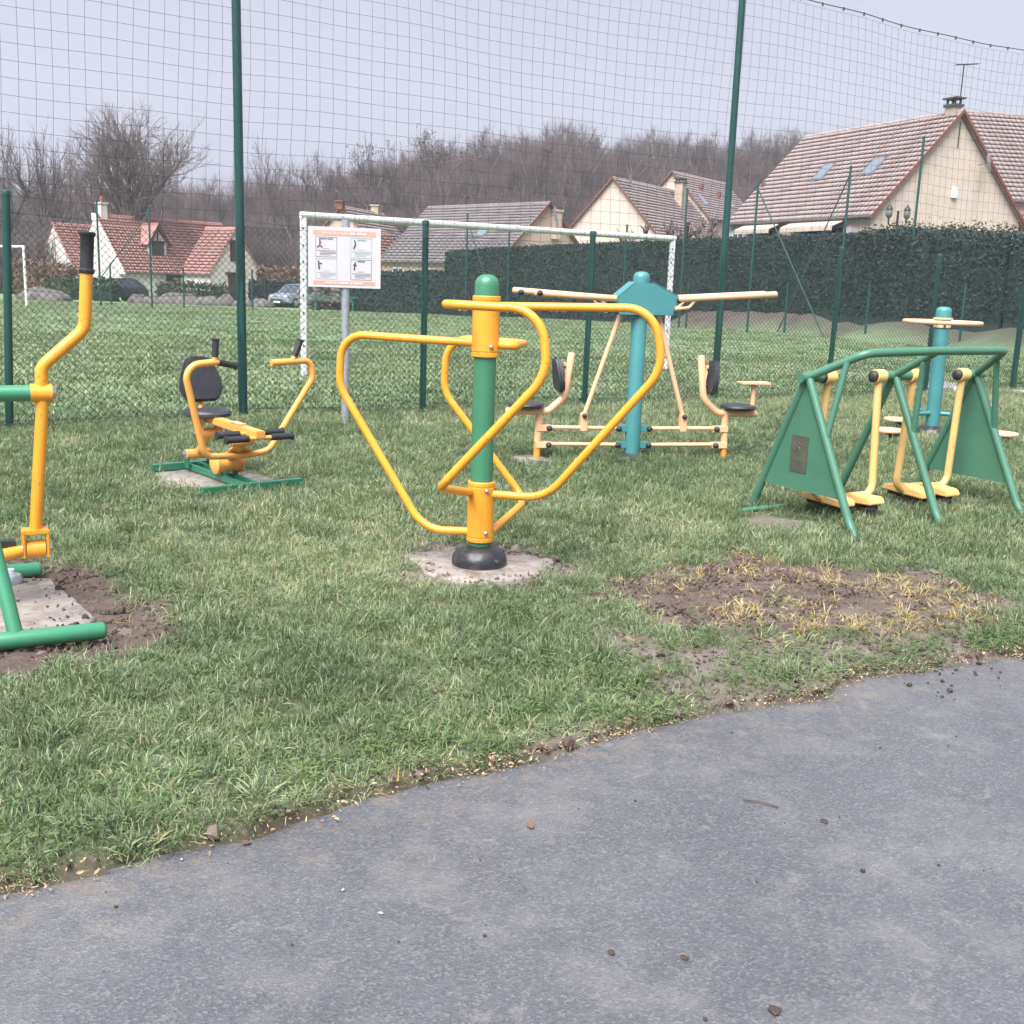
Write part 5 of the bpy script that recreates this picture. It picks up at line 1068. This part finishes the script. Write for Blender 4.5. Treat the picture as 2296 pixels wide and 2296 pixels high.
# ------------------------------------------------------------------ cars
def car(label, x, y, rz, paintm):
    z = float(zt(x, y)); t = thing('parked_car', label, 'car', (x, y, z), R(rz), 'cars parked by the houses')
    st = [(-2.0, .62, .42, .62), (-1.9, .80, .35, .80), (-1.2, .85, .28, .92), (0, .86, .28, .95), (1.0, .85, .28, .95), (1.75, .80, .30, .90), (2.0, .68, .40, .78)]
    V = []; Fc = []
    for (xx, hw, zl, zh) in st: V += [(xx, -hw, zl), (xx, -hw * 1.02, (zl + zh) / 2), (xx, -hw * .93, zh), (xx, hw * .93, zh), (xx, hw * 1.02, (zl + zh) / 2), (xx, hw, zl)]
    n = len(st)
    for i in range(n - 1):
        for k in range(6): Fc.append((i * 6 + k, i * 6 + (k + 1) % 6, (i + 1) * 6 + (k + 1) % 6, (i + 1) * 6 + k))
    Fc += [tuple(range(6))[::-1], tuple((n - 1) * 6 + k for k in range(6))]; body = MB().add(V, Fc).build('body', paintm, t, bevel=.03)
    V = [(-1.05, -.80, .90), (-1.05, .80, .90), (-.35, -.62, 1.42), (-.35, .62, 1.42), (.9, -.62, 1.45), (.9, .62, 1.45), (1.65, -.78, .92), (1.65, .78, .92)]
    cab = MB().add(V, [(0, 1, 3, 2), (2, 3, 5, 4), (4, 5, 7, 6), (0, 2, 4, 6), (1, 7, 5, 3), (0, 6, 7, 1)]).build('cabin', M['glass'], t, bevel=.03)
    MB().prism([(-.33, -.58, 1.43), (.88, -.58, 1.46), (.88, .58, 1.46), (-.33, .58, 1.43)], (0, 0, 0), (0, 0, .05)).build('roof', paintm, cab, bevel=.015)
    for s in (-1, 1):
        MB().tube([(-1.0, .76 * s, .93), (-.34, .62 * s, 1.44)], .035, 6).build('pillar', paintm, cab); MB().tube([(.9, .62 * s, 1.46), (1.62, .77 * s, .94)], .05, 6).build('pillar', paintm, cab); MB().tube([(.25, .62 * s, 1.44), (.25, .80 * s, .93)], .035, 6).build('pillar', M['soot'], cab)
        MB().box((-.62, .93 * s, .98), (.12, .16, .12)).build('mirror', paintm, t, bevel=.03)
        hl_ = MB().ball((-1.93, .58 * s, .70), .14, 10, (.5, 1.1, .6)).build('headlight', M['white'], t)
        for xx in (-1.25, 1.25):
            w = MB().lathe([(.30, -.1), (.32, -.08), (.32, .08), (.30, .1)], (xx, .78 * s, .32), 18, (0, 1, 0)).build('wheel', M['rubber'], t); MB().lathe([(.19, 0), (.17, .012), (.05, .02)], (xx, .88 * s, .32), 14, (0, s, 0)).build('rim', M['dish'], w)
    MB().box((-2.02, 0, .50), (.03, 1.0, .16)).build('grille', M['soot'], t, smooth=False); MB().box((-2.03, 0, .38), (.02, .5, .11)).build('number_plate', M['white'], t, smooth=False)
car('silver car parked facing the pitch beside the left goal upright', -14.1, 70.8, 62, M['car_silver'])
car('dark blue car half hidden by boulders before the red roofed house', -26.2, 72.5, 60, M['car_dark'])

# ------------------------------------------------------------------ boulders, stone pillars, bench
def boulder(label, x, y, sx, sy, sz, seed, mat='stone', group='boulders along the far edge of the pitch', name='boulder', cat='boulder', rz=0):
    r = np.random.default_rng(seed); bm = bmesh.new(); bmesh.ops.create_icosphere(bm, subdivisions=3, radius=1.0)
    off = r.uniform(0, 50, 3)
    for v in bm.verts:
        p = v.co; k = 1 + .22 * float(vnoise(p.x * 1.3 + off[0], p.y * 1.3 + p.z * .9 + off[1], 1.0, seed)) + .10 * float(vnoise(p.x * 3 + p.z * 2, p.y * 3 + off[2], 1.0, seed + 9))
        v.co = Vector((p.x * sx * k, p.y * sy * k, max(-.3, p.z) * sz * k))
    me = bpy.data.meshes.new(name); bm.to_mesh(me); bm.free(); me.materials.append(M[mat]); me.polygons.foreach_set('use_smooth', [True] * len(me.polygons)); me.set_sharp_from_angle(angle=R(30))
    o = link(name, me); o.location = (x, y, float(zt(x, y))); o.rotation_euler = (0, 0, rz); return tag(o, label, cat, group)
boulder('large grey rounded boulder at the far left behind the small goal', -27.2, 63.5, 1.4, .9, .62, 1)
boulder('long low boulder in front of the rounded hedge', -20.4, 66.5, 1.5, .7, .80, 2)
boulder('long flat boulder at the right end of the rounded hedge', -18.6, 66.2, 1.0, .7, .62, 3)
boulder('pointed boulder before the white front gable', -17.4, 66.0, .6, .6, .75, 4)
boulder('low squarish boulder just left of the tall pole', -16.4, 65.8, .6, .5, .45, 5)
boulder('low boulder between the tall pole and the silver car', -15.15, 65.5, .75, .6, .50, 6)
boulder('small boulder under the shuttered window of the red roofed house', -21.9, 66.3, .6, .6, .50, 7)
boulder('rounded boulder in front of the dark blue car', -22.9, 66.6, .55, .6, .55, 8)
for k, (x, lab) in enumerate(((-11.3, 'left rough stone pillar below the information board'), (-10.15, 'right rough stone pillar beside the sign post'))):
    t = thing('stone_pillar', lab, 'pillar', (x, 62.0, float(zt(x, 62.0))), R(8), 'stone pillars behind the sign')
    for j in range(6):
        o = boulder(None, 0, 0, .30, .26, .24, 30 + k * 10 + j, 'stone', None, 'stone', None); o.parent = t; o.location = (random.uniform(-.06, .06), 0, .12 + j * .25)
        for kk in ('label', 'category', 'group'):
            if kk in o: del o[kk]
t = thing('stone_wall', 'low rubble stone wall under the green bench', 'wall', (-10.6, 61.4, float(zt(-10.6, 61.4))), R(6))
for j in range(14):
    o = boulder(None, 0, 0, .26, .25, .22, 60 + j, 'stone', None, 'stone', None); o.parent = t; o.location = (-1.4 + (j % 7) * .45 + random.uniform(-.05, .05), 0, .15 + (j // 7) * .30)
t = thing('picnic_bench', 'dark green bench plank in front of the stone pillars', 'bench', (-10.1, 60.8, float(zt(-10.1, 60.8))), R(4))
for yy in (-.17, .17): MB().box((0, yy, .78), (2.6, .28, .07)).build('plank', M['green_base'], t, smooth=False)
for xx in (-1.0, 1.0): MB().box((xx, 0, .37), (.09, .5, .74)).build('leg', M['green_base'], t, smooth=False)
boulder('pale flat slab lying by the fence behind the waist twister', 7.15, 18.25, .45, .25, .13, 90, 'pale_stone', None, 'stone_slab', 'stone')
boulder('flat grey stone at the fence foot near the right edge', 8.5, 18.6, .35, .2, .05, 91, 'pale_stone', None, 'stone_slab', 'stone')
boulder('small pale stone lying in the grass just above the asphalt edge', -.65, 3.22, .035, .025, .02, 92, 'pale_stone', None, 'pebble', 'stone')
boulder('small tan stone lying in the grass near the lower left', -.95, 3.18, .014, .012, .014, 93, 'pale_stone', None, 'pebble', 'stone')

# ------------------------------------------------------------------ bare winter trees
def tree_mesh(seed, spread=.75, nl=6, n2=6, n3=6, n4=5, trunk=.28, thin=1.0, e0=.55, e1=1.2):
    """unit-height tree; returns (trunk polylines, crown polylines) as lists of (points, radii)"""
    r = np.random.default_rng(seed); TR = []; CR = []
    def grow(p, d, L, rad, lvl, up):
        n = 5 if lvl < 2 else 4; pts = [p]; q = p.copy(); dd = d.copy()
        for i in range(n - 1):
            dd = dd + r.normal(0, .16, 3) + np.array([0, 0, up]); dd /= np.linalg.norm(dd); q = q + dd * L / (n - 1); pts.append(q)
        rr = np.linspace(rad, rad * (.45 if lvl < 4 else .4), n); (TR if lvl < 2 else CR).append((np.array(pts), rr)); return np.array(pts), dd
    tp = np.array([[0, 0, -.03], [r.normal(0, .006), r.normal(0, .006), trunk * .5], [r.normal(0, .012), r.normal(0, .012), trunk], [r.normal(0, .02), r.normal(0, .02), trunk * 1.7]])
    TR.append((tp, np.array([.030, .025, .021, .012])))
    def side(d, ang):
        a = np.cross(d, r.normal(size=3)); a /= np.linalg.norm(a); return d * math.cos(ang) + a * math.sin(ang)
    for i in range(nl):
        a = 2 * math.pi * (i + r.uniform(-.3, .3)) / nl; el = r.uniform(e0, e1); f = r.uniform(.55, 1.0)
        p = tp[1] + (tp[3] - tp[1]) * f; d = np.array([math.cos(a) * math.cos(el) * spread * 1.3, math.sin(a) * math.cos(el) * spread * 1.3, math.sin(el)]); d /= np.linalg.norm(d)
        P1, d1 = grow(p, d, r.uniform(.38, .52), .0125, 1, .10)
        for j in range(n2):
            k = r.uniform(.25, 1.0) * 4; b = P1[int(k)] if int(k) >= 4 else P1[int(k)] + (P1[int(k) + 1] - P1[int(k)]) * (k - int(k))
            P2, d2 = grow(b, side(d1, r.uniform(.25, .95)), r.uniform(.18, .30), .0058 * thin, 2, .10)
            for q in range(n3):
                b2 = P2[r.integers(1, 4)]; P3, d3 = grow(b2, side(d2, r.uniform(.25, 1.0)), r.uniform(.09, .17), .0026 * thin, 3, .09)
                for w in range(n4): grow(P3[r.integers(1, 4)], side(d3, r.uniform(.2, .9)), r.uniform(.045, .10), .0014 * thin, 4, .06)
    top = max(P[:, 2].max() for P, rr in CR); return [(P / top, rr / top) for P, rr in TR], [(P / top, rr / top) for P, rr in CR]
def poly_np(pl, nside):
    V = []; Q = []; o = 0
    for P, rr in pl:
        v, q = polyline_tubes([P], rr, nside); V.append(v); Q.append(q + o); o += len(v)
    return np.concatenate(V), np.concatenate(Q)
TREES = []
for s, kw in ((1, dict(spread=.75)), (2, dict(spread=.6, nl=5)), (3, dict(spread=.85, nl=7)), (4, dict(spread=.55, nl=5, trunk=.36)), (5, dict(spread=.7)), (6, dict(spread=.65, n4=6)), (23, dict(spread=.62, nl=13, n2=8, n3=6, n4=6, trunk=.30, e0=.65, e1=1.5, thin=.95))):
    TR, CR = tree_mesh(s, **kw); Vt, Qt = poly_np(TR, 6); Vc, Qc = poly_np(CR, 3); TREES.append((np_mesh('trunk', Vt, Qt, None, M['bark'], smooth=True), np_mesh('crown', Vc, Qc, None, M['twig']), CR))
seeded = []
for i in (2, 4):
    CR = TREES[i][2]; r = np.random.default_rng(i); tips = np.array([P[-1] for P, rr in CR if rr[0] < .002]); tips = tips[r.uniform(0, 1, len(tips)) < .35]; tips = np.repeat(tips, 3, 0) + r.normal(0, .006, (len(tips) * 3, 3)) - [0, 0, .006]
    V, Q = leaf_cloud(tips, .009, 5, 1.3); seeded.append((TREES[i][0], TREES[i][1], np_mesh('seed_clusters', V, Q, None, M['twig'])))
SKY = [(-43.2, 95, 12.6), (-39.1, 92, 13.0), (-40.2, 100, 12.9), (-29.6, 85, 13.4), (-31.8, 98, 13.0), (-39.8, 106, 12.5), (-34.0, 112, 11.8), (-33.3, 118, 11.5), (-24.3, 108, 13.8), (-29.6, 120, 13.1), (-23.7, 125, 15.3), (-20.5, 122, 14.3), (-15.9, 118, 15.9), (-14.1, 120, 15.2), (-9.7, 130, 18.2), (-12.8, 128, 14.9), (-6.1, 135, 17.0), (-2.5, 140, 18.3), (1.3, 145, 19.9), (4.6, 140, 19.2), (8.9, 150, 20.9), (12.3, 142, 20.0), (15.5, 146, 21.3), (19.9, 150, 21.7), (22.7, 145, 20.7), (27.0, 150, 20.9), (27.6, 135, 20.2), (29.1, 132, 19.4), (33.4, 140, 19.5)]
LAB = ['tall bare tree at the far left edge of the skyline', 'dense bare tree left of the big rounded tree', 'slim bare tree just left of the big rounded tree', 'big rounded bare tree standing above the left house chimney', 'bare tree touching the right side of the big rounded tree', 'low bare tree behind the big rounded tree', 'low bare tree in the skyline dip left of the tall pole', 'small bare tree just left of the tall pole', 'upright bare tree just right of the left tall pole', 'thin bare tree hard against the left tall pole', 'bare tree above the left corner of the goal', 'short bare tree beside the first seed-hung tree', 'bare tree hung with dark seed clusters above the sign', 'bare tree right of the first seed-hung tree', 'spreading bare tree hung with dark seed clusters, standing proud above the wood', 'short bare tree left of the spreading seed-hung tree', 'bare tree at the left start of the hilltop wood', 'second bare tree along the hilltop wood from the left', 'third bare tree along the hilltop wood from the left', 'fourth bare tree along the hilltop wood from the left', 'bare hilltop tree above the grey roof aerial', 'bare hilltop tree above the satellite dish', 'highest bare tree on the hilltop, above the pale gable', 'bare hilltop tree above the upper pinkish roof', 'bare hilltop tree above the right slope of the upper roof', 'bare hilltop tree just left of the right tall pole', 'bare tree right of the right tall pole', 'bare tree left of the big pink roof', 'rightmost bare tree showing beside the big pink roof']
r = np.random.default_rng(5)
for i, (x, y, top) in enumerate(SKY):
    z = float(zt(x, y)); h = top - z; sd_ = i in (12, 14); k = int(r.integers(0, 6)); src = seeded[0 if i == 14 else 1] if sd_ else TREES[6 if i == 3 else k]
    t = thing('bare_tree', LAB[i], 'tree', (x, y, z), r.uniform(0, 6.28), 'bare winter trees on the skyline')
    h *= 1.06; sxy = h * (.98 if i == 3 else 1.0 if i == 14 else r.uniform(.62, .85)); t.scale = (sxy, sxy, h)
    link('trunk', src[0], t); link('crown', src[1], t)
    if sd_: link('seed_clusters', src[2], t)
# the wood itself, one mass
def joined(a, b, name):
    va = np.array([v.co[:] for v in a.vertices]); vb = np.array([v.co[:] for v in b.vertices]); qa = np.array([p.vertices[:] for p in a.polygons]); qb = np.array([p.vertices[:] for p in b.polygons]) + len(va)
    me = np_mesh(name, np.concatenate([va, vb]), np.concatenate([qa, qb]), None, M['twig']); me.materials.append(M['pale_bark'])
    me.polygons.foreach_set('material_index', np.r_[np.ones(len(qa), np.int32), np.zeros(len(qb), np.int32)]); return me
proto_collection('wood_tree', [joined(TREES[i][0], TREES[i][1], 'wood_tree') for i in (0, 1, 3, 5)])
n = 950; y = rng.uniform(102, 200, n); x = rng.uniform(-1, 1, n) * (.60 * y + 5); h = rng.uniform(6.5, 9.5, n) * (.9 + .1 * smooth(-40, 10, x)); sxy = h * rng.uniform(.65, .95, n)
scatter('distant_wood', np.stack([x, y, zt(x, y) - .2], 1), np.stack([np.zeros(n), np.zeros(n), rng.uniform(0, 6.28, n)], 1), np.stack([sxy, sxy, h], 1), np.zeros(n), 'wood_tree', 'bare purple-brown wood covering the hillside behind the houses', 'wood')
def shrub_mesh(seed):
    r = np.random.default_rng(seed); S = []
    for i in range(300):
        a = r.uniform(0, 6.28); el = r.uniform(.5, 1.5); p = np.array([r.normal(0, .35), r.normal(0, .35), 0]); d = np.array([math.cos(a) * math.cos(el), math.sin(a) * math.cos(el), math.sin(el)]); P = [p + d * r.uniform(0, .3)]
        for k in range(3): d = d + r.normal(0, .2, 3) + [0, 0, .08]; d /= np.linalg.norm(d); P.append(P[-1] + d * r.uniform(.2, .42))
        S.append((np.array(P), np.array([.013, .011, .008, .005])))
    V, Q = poly_np(S, 3); return np_mesh('undergrowth', V, Q, None, M['shrub'])
proto_collection('undergrowth', [shrub_mesh(i) for i in range(4)])
n = 2600; y = 84 + 76 * rng.uniform(0, 1, n) ** 1.2; x = rng.uniform(-1, 1, n) * (.60 * y + 5); k = ~((y < 100) & (x > -34) & (x < 36) & (y < 90)); x, y = x[k], y[k]; n = len(x); h = rng.uniform(2.2, 4.6, n); sxy = rng.uniform(1.6, 3.2, n)
scatter('undergrowth', np.stack([x, y, zt(x, y) - .1], 1), np.stack([np.zeros(n), np.zeros(n), rng.uniform(0, 6.28, n)], 1), np.stack([sxy, sxy, h], 1), np.zeros(n), 'undergrowth', 'tangled brown undergrowth filling the foot of the wood', 'undergrowth')
# pollarded trees in front of the pale gable
def pollard(label, x, y, h, seed):
    r = np.random.default_rng(seed); z = float(zt(x, y)); t = thing('pollard_tree', label, 'tree', (x, y, z), 0, 'pollarded trees behind the dark hedge'); T = MB(); Cw = []
    T.tube([(0, 0, 0), (.05, 0, h * .35), (.0, 0, h * .55)], [.22, .18, .16], 8)
    for i in range(7):
        a = 6.28 * i / 7 + r.uniform(-.3, .3); L = h * r.uniform(.34, .50); d = Vector((math.cos(a) * .8, math.sin(a) * .8, r.uniform(.45, 1.0))).normalized(); p0 = Vector((0, 0, h * r.uniform(.42, .55)))
        P = [p0, p0 + d * L * .4 + Vector((0, 0, .05)), p0 + d * L * .75 + Vector((0, 0, .18)), p0 + d * L + Vector((0, 0, .38))]; T.tube(P, [.12, .10, .085, .13], 7); T.ball(P[-1], .16, 7)
        for k in range(8):
            q = P[-1] + Vector(r.normal(0, .08, 3)); e = Vector((r.normal(0, .5), r.normal(0, .5), r.uniform(.3, 1))).normalized(); Cw.append((np.array([q, q + e * .2, q + e * r.uniform(.35, .6)]), np.array([.03, .025, .012])))
    T.build('trunk', M['shrub'], t); V, Q = poly_np(Cw, 4); link('crown', np_mesh('crown', V, Q, None, M['shrub']), t)
pollard('left knobbly pollarded tree in front of the pale gable', 6.5, 57.6, 5.1, 1)
pollard('middle knobbly pollarded tree before the pinkish roof', 8.6, 58.5, 5.5, 2)
pollard('right knobbly pollarded tree just left of the tall pole', 10.0, 56.5, 5.2, 3)

# ------------------------------------------------------------------ small debris on the asphalt
dl = [leaf_mesh(100 + i) for i in range(4)]
def bit(name, label, cat, x, y, sc, kind, seed, group=None):
    r = np.random.default_rng(seed)
    if kind == 'leaf': o = link(name, dl[seed % 4]); o.scale = (sc, sc * .9, sc); o.rotation_euler = (r.normal(0, .2), r.normal(0, .2), r.uniform(0, 6.28)); z = .006
    else: o = link(name, lump_mesh(name, M['clod'] if kind == 'mud' else M['dish'] if kind == 'white' else M['pale_stone'], seed, .55)); sc *= .7; o.scale = (sc * 1.2, sc * r.uniform(.6, 1), sc * .4); o.rotation_euler = (0, 0, r.uniform(0, 6.28)); z = sc * .12 + .003
    o.location = (x, y, z); return tag(o, label, cat, group)
bit('dead_leaf', 'pale tan leaf on the asphalt below the lawn corner at lower left', 'leaf', -.71, 2.745, .028, 'leaf', 1)
bit('stone_chip', 'tan stone chip on the asphalt at lower left', 'stone', -.85, 2.66, .008, 'stone', 2)
bit('paper_scrap', 'small pale grey scrap on the asphalt left of the middle', 'litter', -.40, 2.54, .011, 'white', 3)
bit('paper_scrap', 'second pale grey scrap on the asphalt, nearer the camera', 'litter', -.29, 2.44, .010, 'white', 4)
bit('mud_clump', 'clump of mud and grass at the bottom edge right of centre', 'mud', .61, 2.12, .026, 'mud', 5)
bit('mud_clump', 'flat mud clump on the asphalt in the middle of the lower half', 'mud', .27, 2.31, .017, 'mud', 6)
bit('mud_clump', 'mud clump just right of the middle clump', 'mud', .44, 2.30, .014, 'mud', 7)
bit('dead_leaf', 'curled leaf on the asphalt below the bare soil strip', 'leaf', .09, 2.89, .030, 'leaf', 8)
bit('mud_clump', 'mud lump on the asphalt at mid right', 'mud', .96, 3.00, .018, 'mud', 9)
bit('dead_leaf', 'tan leaf on the asphalt close to the lawn edge, left of centre', 'leaf', -.24, 3.14, .022, 'leaf', 10)
tag(MB().tube([(.74, 3.12, .008), (.79, 3.10, .012), (.84, 3.075, .008)], .003, 6).build('twig', M['bark']), 'thin brown twig lying on the asphalt at right of centre', 'twig')
cm = [lump_mesh('soil_crumb', M['clod'], 200 + i, .7) for i in range(4)]
r = np.random.default_rng(77)
for i in range(105):
    if i < 62: x = r.uniform(1.6, 2.9); y = np.interp(x, [p[0] for p in PATH], [p[1] for p in PATH]) - abs(r.normal(.06, .20)) - .03; s_ = r.gamma(2.2, .0034) + .003
    else: y = r.uniform(2.05, 3.9); x = r.uniform(-1, 1) * (.5 * y + .1); s_ = r.gamma(2, .0015) + .002
    if float(path_d(np.array([x]), np.array([y]))[0]) > -.02: continue
    o = link('soil_crumb', cm[i % 4]); o.location = (x, y, s_ * .4 + .002); o.scale = (s_, s_ * r.uniform(.6, 1), s_ * .75); o.rotation_euler = (0, 0, r.uniform(0, 6.28)); tag(o, 'small dark crumb of soil lying on the grey asphalt', 'soil crumb', 'soil crumbs scattered on the asphalt')

# ------------------------------------------------------------------ damp winter haze
hz = MB().box((0, 200, 33), (640, 440, 74)).build('haze', None, smooth=False)
hm = bpy.data.materials.new('haze'); hm.use_nodes = True; hn = hm.node_tree; hn.nodes.clear()
ho = hn.nodes.new('ShaderNodeOutputMaterial'); hv = hn.nodes.new('ShaderNodeVolumePrincipled'); hn.links.new(hv.outputs[0], ho.inputs['Volume'])
hv.inputs['Color'].default_value = (.86, .87, .95, 1); hv.inputs['Density'].default_value = .0007; hv.inputs['Anisotropy'].default_value = 0.0
hz.data.materials.append(hm); tag(hz, kind='stuff')
